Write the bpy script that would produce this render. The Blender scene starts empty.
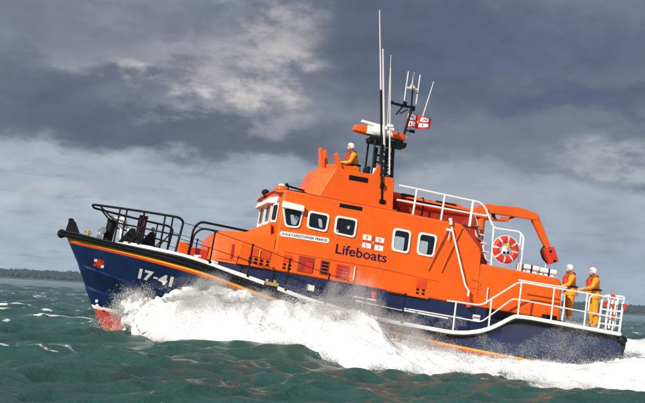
import bpy, bmesh, math, random
import numpy as np
from mathutils import Vector, Matrix
random.seed(7); rng = np.random.default_rng(11)
scn = bpy.context.scene
COL = scn.collection
R = math.radians

# ------------------------------------------------------------------ frames
PSI, PITCH = R(12.0), R(6.5)
ORG = np.array([0.0, 0.0, -0.30])
_F = np.array([-math.cos(PSI), -math.sin(PSI), 0.0])
PH = np.array([math.sin(PSI), -math.cos(PSI), 0.0])
FH = _F.copy()
FB = _F * math.cos(PITCH) + np.array([0, 0, math.sin(PITCH)])
UB = np.array([0, 0, math.cos(PITCH)]) - _F * math.sin(PITCH)
BOAT = Matrix(((FB[0], PH[0], UB[0], ORG[0]), (FB[1], PH[1], UB[1], ORG[1]), (FB[2], PH[2], UB[2], ORG[2]), (0, 0, 0, 1)))

def pchip(xs, ys):
    xs = np.array(xs, float); ys = np.array(ys, float)
    if xs[0] > xs[-1]: xs = xs[::-1]; ys = ys[::-1]
    h = np.diff(xs); d = np.diff(ys) / h
    m = np.zeros_like(ys); m[0] = d[0]; m[-1] = d[-1]
    for i in range(1, len(xs) - 1):
        if d[i-1] * d[i] > 0:
            w1 = 2*h[i] + h[i-1]; w2 = h[i] + 2*h[i-1]
            m[i] = (w1 + w2) / (w1/d[i-1] + w2/d[i])
    def f(x):
        x = np.clip(np.asarray(x, float), xs[0], xs[-1])
        i = np.clip(np.searchsorted(xs, x) - 1, 0, len(xs) - 2)
        t = (x - xs[i]) / h[i]
        return ((1+2*t)*(1-t)**2*ys[i] + t*(1-t)**2*h[i]*m[i] + t*t*(3-2*t)*ys[i+1] + t*t*(t-1)*h[i]*m[i+1])
    return f

# ------------------------------------------------------------------ materials
class NT:
    def __init__(s, tree): s.t = tree; s.n = tree.nodes; s.l = tree.links
    def node(s, typ, **kw):
        n = s.n.new(typ)
        for k, v in kw.items(): setattr(n, k, v)
        return n
    def setin(s, n, i, v):
        if hasattr(v, 'is_linked') or isinstance(v, bpy.types.NodeSocket): s.l.new(v, n.inputs[i])
        elif v is not None: n.inputs[i].default_value = v
    def math(s, op, a, b=None, c=None, clamp=False):
        n = s.node('ShaderNodeMath', operation=op, use_clamp=clamp)
        s.setin(n, 0, a)
        if b is not None: s.setin(n, 1, b)
        if c is not None: s.setin(n, 2, c)
        return n.outputs[0]
    def noise(s, vec, scale, detail=4, rough=.55, lac=2.0):
        n = s.node('ShaderNodeTexNoise'); s.setin(n, 'Vector', vec)
        n.inputs['Scale'].default_value = scale; n.inputs['Detail'].default_value = detail
        n.inputs['Roughness'].default_value = rough; n.inputs['Lacunarity'].default_value = lac
        return n
    def ramp(s, fac, stops, interp='LINEAR'):
        n = s.node('ShaderNodeValToRGB'); s.setin(n, 0, fac); cr = n.color_ramp; cr.interpolation = interp
        while len(cr.elements) < len(stops): cr.elements.new(.5)
        for e, (p, c) in zip(cr.elements, stops): e.position = p; e.color = (*c, 1) if len(c) == 3 else c
        return n.outputs[0]
    def mix(s, fac, a, b, blend='MIX'):
        n = s.node('ShaderNodeMix', data_type='RGBA', blend_type=blend)
        s.setin(n, 0, fac)
        for i, v in ((6, a), (7, b)):
            if isinstance(v, tuple) and len(v) == 3: v = (*v, 1)
            s.setin(n, i, v)
        return n.outputs[2]
    def smooth(s, v, lo, hi):
        n = s.node('ShaderNodeMapRange', interpolation_type='SMOOTHSTEP'); s.setin(n, 0, v)
        s.setin(n, 1, lo); s.setin(n, 2, hi); return n.outputs[0]

def new_mat(name):
    m = bpy.data.materials.new(name); m.use_nodes = True
    nt = NT(m.node_tree); bs = m.node_tree.nodes['Principled BSDF']
    return m, nt, bs

def paint(name, col, rough=.4, var=.12, scale=3., metal=0., coat=0., grime=None, bump=0., grime_amt=.35, spec=.35, salt=0.):
    """painted surface: slight tone variation, roughness breakup, optional grime streaks of its own"""
    m, nt, bs = new_mat(name)
    tc = nt.node('ShaderNodeTexCoord').outputs['Object']
    n1 = nt.noise(tc, scale, 5, .6)
    lo = tuple(c*(1-var) for c in col); hi = tuple(min(1, c*(1+var)) for c in col)
    c = nt.ramp(n1.outputs[0], [(.3, lo), (.7, hi)])
    if grime:
        mp = nt.node('ShaderNodeMapping'); nt.l.new(tc, mp.inputs[0]); mp.inputs['Scale'].default_value = (6, 6, .7)
        n2 = nt.noise(mp.outputs[0], 1.6, 5, .65)
        g = nt.smooth(n2.outputs[0], .54, .80)
        c = nt.mix(nt.math('MULTIPLY', g, grime_amt), c, grime)
    if salt:   # dried salt runs and spatter
        mp2 = nt.node('ShaderNodeMapping'); nt.l.new(tc, mp2.inputs[0]); mp2.inputs['Scale'].default_value = (9, 9, 1.1)
        n5 = nt.noise(mp2.outputs[0], 2.3, 7, .7); n6 = nt.noise(tc, 1.3, 3, .5)
        sm = nt.math('MULTIPLY', nt.smooth(n5.outputs[0], .56, .78), nt.smooth(n6.outputs[0], .40, .68))
        c = nt.mix(nt.math('MULTIPLY', sm, salt), c, (.80, .52, .40))
    nt.l.new(c, bs.inputs['Base Color'])
    n3 = nt.noise(tc, scale*4, 3, .6)
    nt.l.new(nt.math('MULTIPLY_ADD', n3.outputs[0], .3, rough-.15), bs.inputs['Roughness'])
    bs.inputs['Metallic'].default_value = metal; bs.inputs['Specular IOR Level'].default_value = spec
    bs.inputs['Coat Weight'].default_value = coat; bs.inputs['Coat Roughness'].default_value = .15
    if bump:
        b = nt.node('ShaderNodeBump'); b.inputs['Strength'].default_value = bump; b.inputs['Distance'].default_value = .02
        n4 = nt.noise(tc, 9. if bump > .6 else 2.2, 3, .5); nt.l.new(n4.outputs[0], b.inputs['Height']); nt.l.new(b.outputs[0], bs.inputs['Normal'])
    return m

M = {}
M['orange'] = paint('orange_gloss_paint', (.76, .106, .004), .30, .09, 1.1, coat=.12, grime=(.50, .060, .010), bump=.20, grime_amt=.45, salt=.38)
M['red'] = paint('red_paint', (.62, .035, .012), .45, .15, 4)
M['panel'] = paint('panel_red_paint', (.64, .055, .008), .45, .15, 4)
M['darkred'] = paint('dark_and_shaded_red_paint', (.33, .03, .012), .5, .25, 4)  # hatches' own dark red; on ladder and dinghy bottom it paints in shade
M['white'] = paint('white_gloss_paint', (.80, .79, .76), .38, .05, 3, coat=.2, grime=(.55, .50, .42))
M['black'] = paint('black_paint', (.005, .005, .006), .5, .3, 5, spec=.15)
M['rubber'] = paint('black_rubber', (.008, .008, .010), .50, .45, 5, grime=(.05, .046, .044), spec=.25)
M['yellow'] = paint('yellow_stripe_paint', (.88, .42, .015), .38, .06, 3, coat=.2)
M['stripe_red'] = paint('red_orange_stripe_paint', (.62, .06, .01), .38, .08, 3, coat=.2)
M['grey'] = paint('grey_deck_paint', (.30, .31, .31), .7, .12, 6)
M['steel'] = paint('galvanised_steel', (.45, .46, .47), .42, .2, 9, metal=.8)
M['navytext'] = paint('navy_lettering', (.018, .008, .042), .4, .05, 3, spec=.15)
M['dirtyyellow'] = paint('brass_fitting', (.40, .30, .10), .5, .25, 9)
M['suit'] = paint('yellow_oilskin', (.78, .28, .008), .5, .16, 9, bump=1.0)
M['jacket'] = paint('red_lifejacket_cloth', (.44, .045, .018), .7, .3, 12)
M['skin'] = paint('skin', (.55, .30, .21), .55, .08, 20)
M['helmet'] = paint('white_helmet_shell', (.78, .75, .70), .3, .04, 9, coat=.4)
M['hypalon'] = paint('orange_inflatable_tube', (.74, .085, .01), .5, .1, 5)
M['cloth_red'] = paint('red_flag_cloth', (.60, .02, .025), .8, .1, 9)
M['cloth_white'] = paint('white_flag_cloth', (.78, .76, .74), .8, .05, 9)
M['light_patch'] = paint('pale_painted_window_light', (.30, .36, .40), .7, .08, 9)  # stands in for the bright far side showing through the windows
M['whip'] = paint('white_fibreglass_rod', (.66, .62, .58), .45, .05, 4)

# window glass: dark and glossy
m, nt, bs = new_mat('dark_window_glass')
bs.inputs['Base Color'].default_value = (.006, .008, .014, 1); bs.inputs['Roughness'].default_value = .06
bs.inputs['Specular IOR Level'].default_value = .6
M['glass'] = m

# hull: navy topsides, white boot line, red antifouling by height in the hull's own frame
m, nt, bs = new_mat('navy_hull_and_red_antifouling')
tc = nt.node('ShaderNodeTexCoord').outputs['Object']
sp = nt.node('ShaderNodeSeparateXYZ'); nt.l.new(tc, sp.inputs[0]); zz = sp.outputs[2]
n1 = nt.noise(tc, 2.0, 5, .6)
navy = nt.ramp(n1.outputs[0], [(.3, (.005, .013, .050)), (.7, (.009, .028, .100))])
n2 = nt.noise(tc, 5.0, 6, .7)
red = nt.ramp(n2.outputs[0], [(.35, (.40, .035, .02)), (.58, (.55, .075, .045)), (.70, (.62, .36, .30))])
white = (.78, .76, .73)
zl = nt.math('ADD', zz, nt.math('MULTIPLY', nt.math('SUBTRACT', sp.outputs[0], 6.0), -.045))
c = nt.mix(nt.math('GREATER_THAN', zl, .36), red, white)
c = nt.mix(nt.math('GREATER_THAN', zl, .46), c, navy)
nt.l.new(c, bs.inputs['Base Color']); bs.inputs['Roughness'].default_value = .14
bs.inputs['Coat Weight'].default_value = .3; bs.inputs['Coat Roughness'].default_value = .1
b = nt.node('ShaderNodeBump'); b.inputs['Strength'].default_value = .25; b.inputs['Distance'].default_value = .03
n3 = nt.noise(tc, 1.4, 3, .5); nt.l.new(n3.outputs[0], b.inputs['Height']); nt.l.new(b.outputs[0], bs.inputs['Normal'])
M['hull'] = m
M['navy'] = paint('navy_gloss_paint', (.010, .018, .065), .32, .2, 2, coat=.3)

# ------------------------------------------------------------------ mesh builder
class MB:
    def __init__(s): s.v = []; s.f = []; s.m = []; s.cur = 0
    def add(s, vs, fs):
        o = len(s.v); s.v += [tuple(map(float, p)) for p in vs]
        for f in fs: s.f.append(tuple(i+o for i in f)); s.m.append(s.cur)
        return s
    def box(s, c, d, rot=None):
        c = Vector(c); q = [Vector((sx*d[0]/2, sy*d[1]/2, sz*d[2]/2)) for sx in (-1, 1) for sy in (-1, 1) for sz in (-1, 1)]
        if rot is not None: q = [rot @ p for p in q]
        return s.add([c+p for p in q], [(0,1,3,2), (4,6,7,5), (0,4,5,1), (2,3,7,6), (0,2,6,4), (1,5,7,3)])
    def hexa(s, q):  # 8 points: 4 bottom ccw, 4 top ccw
        return s.add(q, [(3,2,1,0), (4,5,6,7), (0,1,5,4), (1,2,6,5), (2,3,7,6), (3,0,4,7)])
    def loft(s, rings, cap=True, closed=True):
        n = len(rings[0]); vs = [p for r in rings for p in r]; fs = []
        for i in range(len(rings)-1):
            for j in range(n if closed else n-1):
                a = i*n+j; b2 = i*n+(j+1) % n
                fs.append((a, b2, b2+n, a+n))
        if cap and closed: fs += [tuple(range(n))[::-1], tuple(range((len(rings)-1)*n, len(rings)*n))]
        return s.add(vs, fs)
    def prism(s, poly, y0, y1):  # poly in (x,z)
        a = [(x, y0, z) for x, z in poly]; b2 = [(x, y1, z) for x, z in poly]
        return s.loft([a, b2])
    def tube(s, pts, r, n=8, closed=False):
        P = [Vector(p) for p in pts]; rr = r if isinstance(r, (list, tuple)) else [r]*len(P)
        rings = []; prev = None
        N = len(P)
        for i, p in enumerate(P):
            if closed: t = (P[(i+1) % N]-P[i-1]).normalized()
            else:
                t0 = (P[i]-P[i-1]).normalized() if i else None; t1 = (P[i+1]-P[i]).normalized() if i < N-1 else None
                t = (t0+t1).normalized() if t0 is not None and t1 is not None and (t0+t1).length > 1e-6 else (t0 if t1 is None else t1)
            if prev is None:
                a = t.cross(Vector((0, 0, 1)));
                if a.length < .05: a = t.cross(Vector((0, 1, 0)))
                a.normalize()
            else:
                a = prev - t*prev.dot(t)
                a = a.normalized() if a.length > 1e-6 else prev
            prev = a; b2 = t.cross(a)
            rings.append([p + (a*math.cos(k*2*math.pi/n) + b2*math.sin(k*2*math.pi/n))*rr[i] for k in range(n)])
        if closed: rings.append(rings[0]); return s.loft(rings, cap=False)
        return s.loft(rings)
    def ball(s, c, r, nu=16, nv=10, mat=None):
        rx, ry, rz = (r, r, r) if not isinstance(r, (tuple, list)) else r
        rings = []
        for i in range(1, nv):
            th = math.pi*i/nv
            rings.append([Vector((rx*math.sin(th)*math.cos(2*math.pi*j/nu), ry*math.sin(th)*math.sin(2*math.pi*j/nu), rz*math.cos(th))) for j in range(nu)])
        vs = [p for r_ in rings for p in r_]; vs += [Vector((0, 0, rz)), Vector((0, 0, -rz))]
        T = len(vs)-2; B = T+1; fs = []
        for i in range(nv-2):
            for j in range(nu): fs.append((i*nu+j, (i+1)*nu+j, (i+1)*nu+(j+1) % nu, i*nu+(j+1) % nu))
        for j in range(nu):
            fs.append((T, j, (j+1) % nu)); o = (nv-2)*nu; fs.append((B, o+(j+1) % nu, o+j))
        if mat is not None: vs = [mat @ p for p in vs]
        return s.add([Vector(c)+p for p in vs], fs)
    def build(s, name, mat, parent=None, base=(0, 0, 0), angle=32, bevel=0, bseg=2, merge=False, label=None, subsurf=0):
        me = bpy.data.meshes.new(name)
        bx_, by_, bz_ = base
        me.from_pydata([(x-bx_, y-by_, z-bz_) for x, y, z in s.v], [], s.f)
        mats = mat if isinstance(mat, (list, tuple)) else [mat]
        for mm in mats: me.materials.append(mm)
        if len(mats) > 1: me.polygons.foreach_set('material_index', s.m)
        bm = bmesh.new(); bm.from_mesh(me)
        if merge: bmesh.ops.remove_doubles(bm, verts=bm.verts, dist=1e-4)
        bmesh.ops.recalc_face_normals(bm, faces=bm.faces)
        for f in bm.faces: f.smooth = True
        bm.to_mesh(me); bm.free()
        me.set_sharp_from_angle(angle=R(angle))
        o = bpy.data.objects.new(name, me); COL.objects.link(o)
        if parent is not None: o.parent = parent
        if bevel:
            md = o.modifiers.new('bevel', 'BEVEL'); md.width = bevel; md.segments = bseg; md.limit_method = 'ANGLE'; md.angle_limit = R(25)
            md.harden_normals = True
        if subsurf:
            md = o.modifiers.new('sub', 'SUBSURF'); md.levels = subsurf; md.render_levels = subsurf
        if label: o['label'] = label
        return o

def build_each(mb, name, mat, parent=None, base=(0, 0, 0), **kw):
    """every separate piece collected in mb becomes an object of its own"""
    par = list(range(len(mb.v)))
    def find(i):
        while par[i] != i: par[i] = par[par[i]]; i = par[i]
        return i
    for f in mb.f:
        for i in f[1:]: par[find(i)] = find(f[0])
    groups = {}
    for f in mb.f: groups.setdefault(find(f[0]), []).append(f)
    out = []
    for fs_ in groups.values():
        q = MB(); used = sorted({i for f in fs_ for i in f}); mp_ = {i: k for k, i in enumerate(used)}
        q.add([mb.v[i] for i in used], [tuple(mp_[i] for i in f) for f in fs_]); out.append(q.build(name, mat, parent, base, **kw))
    return out

def rpoly(pts, r, seg=5, closed=False):
    """polyline with rounded corners"""
    P = [Vector(p) for p in pts]; out = []; N = len(P)
    for i, p in enumerate(P):
        if not closed and i in (0, N-1): out.append(p); continue
        a = P[i-1]; b2 = P[(i+1) % N]
        da = (a-p); db = (b2-p); k = min(r, da.length*.48, db.length*.48)
        A = p+da.normalized()*k; B = p+db.normalized()*k
        for j in range(seg+1):
            t = j/seg; out.append(A*(1-t)**2 + p*2*t*(1-t) + B*t*t)
    return out

def empty(name, mat, label, cat, group=None):
    o = bpy.data.objects.new(name, None); COL.objects.link(o); o.empty_display_size = .3
    o.matrix_world = mat; o['label'] = label; o['category'] = cat
    if group: o['group'] = group
    return o
def onboat(name, base, label, cat, group=None):
    return empty(name, BOAT @ Matrix.Translation(base), label, cat, group)

def text_mesh(body, size, spacing=1.0, shear=0., bold=0.):
    cu = bpy.data.curves.new('lettering', 'FONT'); cu.body = body; cu.size = size; cu.space_character = spacing; cu.shear = shear
    cu.offset = bold; cu.resolution_u = 3
    o = bpy.data.objects.new('lettering', cu); COL.objects.link(o)
    dg = bpy.context.evaluated_depsgraph_get(); dg.update()
    me = bpy.data.meshes.new_from_object(o.evaluated_get(dg))
    bpy.data.objects.remove(o); bpy.data.curves.remove(cu)
    return me
def place_text(name, body, fit, mapf, mat, parent, label=None, bold=0., spacing=1.0, base=(0, 0, 0), subdiv=0):
    """fit=(width,height): lettering scaled to that box; mapf(u,v) -> 3-D point"""
    me = text_mesh(body, 1.0, spacing, bold=bold)
    bm = bmesh.new(); bm.from_mesh(me)
    if subdiv:
        bmesh.ops.triangulate(bm, faces=bm.faces)
        bmesh.ops.subdivide_edges(bm, edges=bm.edges, cuts=subdiv)
    xs = [v.co.x for v in bm.verts]; ys = [v.co.y for v in bm.verts]
    x0, x1, y0, y1 = min(xs), max(xs), min(ys), max(ys)
    for v in bm.verts:
        u = (v.co.x-x0)/(x1-x0)*fit[0]; w = (v.co.y-y0)/(y1-y0)*fit[1]
        p = mapf(u, w); v.co = Vector(p)-Vector(base)
    bm.to_mesh(me); bm.free()
    me.materials.clear(); me.materials.append(mat)
    me.name = name
    o = bpy.data.objects.new(name, me); COL.objects.link(o); o.parent = parent
    if label: o['label'] = label
    return o

# ------------------------------------------------------------------ THE LIFEBOAT
boat = empty('lifeboat', BOAT, 'orange and navy all-weather lifeboat powering through its own spray', 'lifeboat')

_bs = pchip([8.43, 8.42, 8.36, 8.2, 8.0, 7.6, 7.23, 6.8, 6.35, 5.6, 4.94, 4.36, 3.46, 2.5, -4, -6, -9.05],
            [0, .15, .30, .48, .66, 1.12, 1.48, 1.83, 2.15, 2.56, 2.79, 2.87, 2.90, 2.90, 2.89, 2.84, 2.75])
_zs = pchip([8.43, 8.0, 7.23, 6.35, 4.94, 4.36, 3.46, 2.49, 1.01, -.54, -1.8, -3.3, -3.75, -4.15, -4.55, -4.91, -5.15, -5.42, -6, -9.05],
            [2.57, 2.55, 2.46, 2.40, 2.33, 2.26, 2.10, 1.94, 1.68, 1.53, 1.46, 1.46, 1.50, 1.59, 1.74, 1.95, 2.12, 2.27, 2.30, 2.30])
_zst = pchip([8.22, 7.2, 6.3, 4.9, 4.15, 3.1, 1.73, 0, -2, -3.6, -5.6, -9.05], [2.37, 2.29, 2.22, 2.08, 1.99, 1.80, 1.57, 1.37, 1.23, 1.17, 1.13, 1.09])
_zbb = pchip([8.22, 7.2, 6.3, 4.9, 4.15, 3.1, 1.73, 0, -2, -2.9, -3.6, -4.2, -4.7, -5.07, -5.5, -6.2, -9.05],
             [2.38, 2.30, 2.23, 2.09, 2.00, 1.81, 1.58, 1.38, 1.25, 1.26, 1.34, 1.50, 1.75, 1.98, 2.10, 2.13, 2.13])
XT = -9.05
def by(x, dx, xs, inset):
    fade = np.clip((x-1.5)/(xs-1.5), 0, 1)
    return np.maximum(_bs(x+dx*fade) - inset*np.clip((xs-x)/2.2, 0, 1), 0)
XS_STR = 8.22
_zc1 = pchip([7.76, 7.5, 6.2, 5.5, 4, 2, 0, -4, -9.0], [1.62, 1.57, 1.33, 1.2, 1.0, .78, .64, .52, .5])
_zc2 = pchip([7.40, 6.92, 6.38, 5, 2, 0, -4, -9.0], [.98, .88, .80, .66, .42, .28, .14, .1])
_yc2 = pchip([7.40, 6.92, 6.38, 5.4, 4, 2, 0, -4, -9.0], [0, .38, .70, 1.15, 1.62, 2.02, 2.2, 2.25, 2.22])
N_ST = 110
def g(u): return u**1.25
U_ = np.array([i/(N_ST-1) for i in range(N_ST)])
def xrow(xs, xe): return xs + (xe-xs)*g(U_)
rows = []
x = xrow(6.15, -8.75); rows.append((x, 0*x, pchip([6.15, 5.2, 4, 0, -8.8], [-.85, -1.0, -1.05, -.95, -.45])(x), 'b'))
x = xrow(7.10, -8.82); rows.append((x, pchip([7.1, 6.6, 6, 5, 3.5, 1, -8.9], [0, .22, .42, .75, 1.15, 1.6, 1.75])(x), pchip([7.1, 6, 4, 0, -8.9], [.48, .36, .15, -.15, -.2])(x), 'c'))
x = xrow(7.40, -8.86); rows.append((x, _yc2(x)+.03*np.clip((7.4-x)/1, 0, 1), _zc2(x), 'k'))
x = xrow(7.42, -8.86); rows.append((x, np.maximum(_yc2(x)-.07*np.clip((7.4-x)/.6, 0, 1), 0), _zc2(x)+.07, 'k'))
x = xrow(7.74, -8.92); rows.append((x, by(x, .69, 7.74, .66)+.03*np.clip((7.74-x)/1, 0, 1), _zc1(x), 'k'))
x = xrow(7.77, -8.92); rows.append((x, np.maximum(by(x, .66, 7.77, .66)-.06*np.clip((7.74-x)/.6, 0, 1), 0), _zc1(x)+.06, 'k'))
def y_str(x): return by(x, 8.43-XS_STR, XS_STR, .05)
x = xrow(8.13, -9.0); rows.append((x, by(x, .30, 8.13, .055), _zst(x)-.135, 's'))
x = xrow(8.17, -9.0); rows.append((x, by(x, .26, 8.17, .052), _zst(x)-.07, 's'))
x = xrow(XS_STR, -9.02); rows.append((x, y_str(x), _zst(x), 's'))
x = xrow(8.26, -9.04); rows.append((x, by(x, .17, 8.26, .045), np.maximum(_zbb(x), _zst(x)+.01), 'b'))
x = xrow(8.43, XT); rows.append((x, _bs(x), _zs(x), 'd'))
NR = len(rows)
H = MB(); vs = []
for side in (1, -1):
    for (x, y, z, k) in rows:
        for i in range(N_ST): vs.append((x[i], side*y[i], z[i]))
def vid(si, r, i): return si*NR*N_ST + r*N_ST + i
fs = []; mi = []
for si in (0, 1):
    for r in range(NR-1):
        mm = 1 if r == 6 else 2 if r == 7 else 0
        for i in range(N_ST-1):
            fs.append((vid(si, r, i), vid(si, r, i+1), vid(si, r+1, i+1), vid(si, r+1, i))); mi.append(mm)
for r in range(NR-1):   # stem and transom
    mm = 1 if r == 6 else 2 if r == 7 else 0
    fs.append((vid(0, r, 0), vid(0, r+1, 0), vid(1, r+1, 0), vid(1, r, 0))); mi.append(mm)
    fs.append((vid(0, r, N_ST-1), vid(1, r, N_ST-1), vid(1, r+1, N_ST-1), vid(0, r+1, N_ST-1))); mi.append(0)
H.v = vs; H.f = fs; H.m = mi
hull = H.build('hull', [M['hull'], M['stripe_red'], M['yellow']], boat, merge=True, angle=28)
# deck
D = MB(); x = rows[-1][0]; ysh = rows[-1][1]; zsh = rows[-1][2]
D.loft([[(x[i], ysh[i]-.02, zsh[i]-.02) for i in range(N_ST)], [(x[i], -ysh[i]+.02, zsh[i]-.02) for i in range(N_ST)]], closed=False)
D.build('deck', M['grey'], boat)

def hull_y(xq, zq):
    pts = []
    for (x, y, z, k) in rows[3:]:
        xr = x[::-1]
        if xq <= x[0]: pts.append((np.interp(xq, xr, z[::-1]), np.interp(xq, xr, y[::-1])))
    zz_ = [p[0] for p in pts]; yy_ = [p[1] for p in pts]
    return float(np.interp(zq, zz_, yy_))

# black rubbing strake round the sheer
S = MB(); prof = [(.06, -.03), (.06, .0), (.16, .022), (.36, .034), (.46, .014), (.54, .014), (.62, .05), (.82, .075), (.98, .06), (1.03, .03), (1.0, -.04)]
rings = []
xs_ = np.concatenate([np.linspace(-9.05, 7.2, 150), 8.43 - (8.43-7.2)*(1-np.linspace(0.02, 1, 26))**1.8])
for side in (1, -1):
    seq = xs_ if side == 1 else xs_[::-1][1:]
    for xx in seq:
        e = 1e-3; xa = min(8.43, xx+e); xb = max(-9.05, xx-e)
        ty = (float(_bs(xa))-float(_bs(xb))); tx = xa-xb
        if xx > 8.425: nx, ny = 1., 0.
        else: nx, ny = -ty, tx; L_ = math.hypot(nx, ny); nx /= L_; ny /= L_
        yb = float(_bs(xx)); zb = float(_zbb(min(xx, 8.22)))+.0; zt = float(_zs(xx))
        rings.append([(xx+nx*o, side*(yb+ny*o), zb+(zt-zb)*f) for f, o in prof])
S.loft(rings)
S.build('rubbing_strake', M['rubber'], boat, angle=40)
b = MB(); b.ball((8.40, 0, 2.47), (.13, .24, .14)); b.build('bow_fender', M['rubber'], boat)
b = MB()
for s in (1, -1):
    b.tube(rpoly([(-9.06, s*2.62, 2.24), (-9.14, s*2.66, 2.1), (-9.0, s*2.62, 1.0), (-8.95, s*2.55, .5)], .1), .085, 8)
b.tube([(-9.08, -2.7, 2.22), (-9.08, 2.7, 2.22)], .11, 8); b.ball((-9.04, 2.72, 2.2), (.17, .14, .14)); b.ball((-9.04, -2.72, 2.2), (.17, .14, .14))
b.build('stern_fender', M['rubber'], boat)

# white toe rail, port and starboard, with a gap at the fairlead
def toe(x0, x1, side):
    t = MB(); rings = []
    for xx in np.linspace(x0, x1, max(6, int(abs(x0-x1)/.09))):
        y = float(_bs(xx)); z = float(_zs(xx))
        hgt = (.12 if xx < 3 else .12-.03*min(1, (xx-3)/2)) if xx < 5.8 else .07*(6.75-xx)/.95+.02
        rings.append([(xx, side*(y-.16), z-.02), (xx, side*(y-.16), z+hgt), (xx, side*(y-.03), z+hgt), (xx, side*(y-.01), z-.0)])
    t.loft(rings); return t.build('toe_rail', M['white'], boat, bevel=.02)
for s in (1, -1):
    toe(6.75, 2.42, s); toe(2.0, -9.0, s)
for s in (1, -1):
    f = MB(); y = 2.78
    f.box((2.2, s*y, 2.0), (.42, .12, .10)); f.tube([(2.33, s*y, 1.98), (2.33, s*y, 2.12)], .05); f.tube([(2.1, s*y, 1.98), (2.1, s*y, 2.12)], .05)
    f.build('fairlead', M['dirtyyellow'], boat, bevel=.01)

# hull lettering and marks
def hmap(x0, z0, slope=0.):
    return lambda u, v: (x0-u, hull_y(x0-u, z0+v-slope*u)+.012, z0+v-slope*u)
for txt, xo in (('17', 5.95), ('41', 5.38)):
    place_text('hull_number', txt, (.41, .29), hmap(xo, 1.51-.085*(5.95-xo), .085), M['white'], boat, 'white hull number digits '+txt, bold=.048, subdiv=1)
dq = MB(); dq.loft([[hmap(5.49, 1.51-.085*.46, .085)(u, v_) for v_ in (.115, .165)] for u in (-.03, .03, .09)], closed=False); dq.build('hull_number_dash', M['white'], boat)
bf = MB()
def hq(x0, x1, z0, z1, off=.012, sh=0.):
    q = [(x0, z0), (x1, z0), (x1, z1), (x0, z1)]
    return [(a, hull_y(a, c)+off, c) for a, c in q]
for (x0, x1, z0, z1, k) in [(7.28, 7.19, 1.79, 1.87, 0), (7.06, 6.97, 1.64, 1.73, 0), (7.28, 7.19, 1.66, 1.73, 1), (7.07, 6.98, 1.78, 1.85, 1)]:
    bf.cur = k; bf.add(hq(x0, x1, z0, z1), [(0, 1, 2, 3)])
bf.cur = 1; bf.add(hq(7.22, 7.03, 1.715, 1.795, .015), [(0, 1, 2, 3)]); bf.add(hq(7.165, 7.085, 1.64, 1.87, .018), [(0, 1, 2, 3)])
bf.build('house_flag_badge', [M['white'], M['red']], boat, label='small red and white badge on the bow')
dm = MB()
dm.add(hq(7.02, 6.95, .60, .68), [(0, 1, 2, 3)]); dm.add(hq(6.98, 6.91, .50, .55), [(0, 1, 2, 3)]); build_each(dm, 'draught_mark', M['white'], boat)

# ---------------------------------------------------------------- superstructure
def sy(z): return 2.2-.1*(z-2.42)
base = MB()
ring = lambda z, e: [(4.0+.0*e, 1.62-e, z), (3.0, 2.05-e, z), (2.0, 2.16-e, z), (-5.6, 2.16-e, z), (-5.6, -2.16+e, z), (2.0, -2.16+e, z), (3.0, -2.05+e, z), (4.0, -1.62+e, z)]
base.loft([ring(1.15, 0), ring(2.425, 0)]); base.build('cabin_plinth', M['navy'], boat, bevel=.03)
# wheelhouse and saloon block
wh = MB()
def wring(z):
    y = sy(z)
    xa = float(np.interp(z, [2.42, 4.21, 4.87], [-4.42, -4.28, -3.55]))
    return [(2.33, 1.30, z), (2.17, y-.03, z), (2.02, y, z), (xa, y, z), (xa, -y, z), (2.02, -y, z), (2.17, -y+.03, z), (2.33, -1.30, z)]
wh.loft([wring(2.42), wring(4.21), wring(4.90)])
cab = wh.build('wheelhouse', M['orange'], boat, bevel=.07, bseg=3)
# crowned roof
rf = MB(); rr_ = []
for xx, zc in [(2.42, 4.90), (1.4, 4.97), (-1, 5.0), (-3.5, 4.92)]:
    rr_.append([(xx, yy, zc-.05*(yy/1.9)**2-.02+(0 if abs(yy) < 1.91 else -.05)) for yy in (1.93, 1.6, .8, 0, -.8, -1.6, -1.93)])
rf.loft(rr_, closed=False); rf.build('roof', M['orange'], boat)
# fore cabin trunk
tr = MB()
def trk(x, yb, yt, zt): return [(x, yb, 2.42), (x, yt, zt-.18), (x, yt-.22, zt-.02), (x, 0, zt+.03), (x, -yt+.22, zt-.02), (x, -yt, zt-.18), (x, -yb, 2.42)]
tr.loft([trk(4.06, 1.60, 1.50, 2.75), trk(4.08, 1.62, 1.52, 2.95), trk(3.98, 1.72, 1.62, 3.20), trk(3.72, 1.82, 1.72, 3.38), trk(3.2, 1.97, 1.87, 3.44), trk(2.75, 2.08, 1.98, 3.48), trk(2.2, 2.17, 2.06, 3.54)])
tr.build('fore_cabin', M['orange'], boat, angle=24)
lk = MB(); lk.hexa([(3.24, sy(2.42)-.02, 2.424), (1.9, sy(2.42)-.004, 2.424), (1.9, 1.6, 2.424), (3.24, 1.6, 2.424), (3.20, sy(3.05)-.02, 3.05), (1.9, sy(3.05)-.004, 3.05), (1.9, 1.6, 3.16), (3.16, 1.6, 3.16)])
lk.build('side_locker', M['orange'], boat, bevel=.025)
# sloped brow between trunk and wheelhouse front
br = MB(); br.hexa([(3.15, 1.80, 3.30), (2.3, 1.98, 3.3), (2.3, -1.98, 3.3), (3.15, -1.80, 3.30), (3.05, 1.68, 3.44), (2.36, 1.78, 3.86), (2.36, -1.78, 3.86), (3.05, -1.68, 3.44)])
br.build('windscreen_apron', M['orange'], boat, bevel=.04)
# lower aft deckhouse
ah = MB()
ar = lambda z, xa: [(-4.2, sy(z)-.003, z), (xa, sy(z)-.003-.0, z), (xa, -sy(z)+.003, z), (-4.2, -sy(z)+.003, z)]
ah.loft([ar(2.424, -7.16), ar(3.55, -7.12), ar(3.79, -7.0)])
ah.build('aft_deckhouse', M['orange'], boat, bevel=.09, bseg=3)
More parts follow.
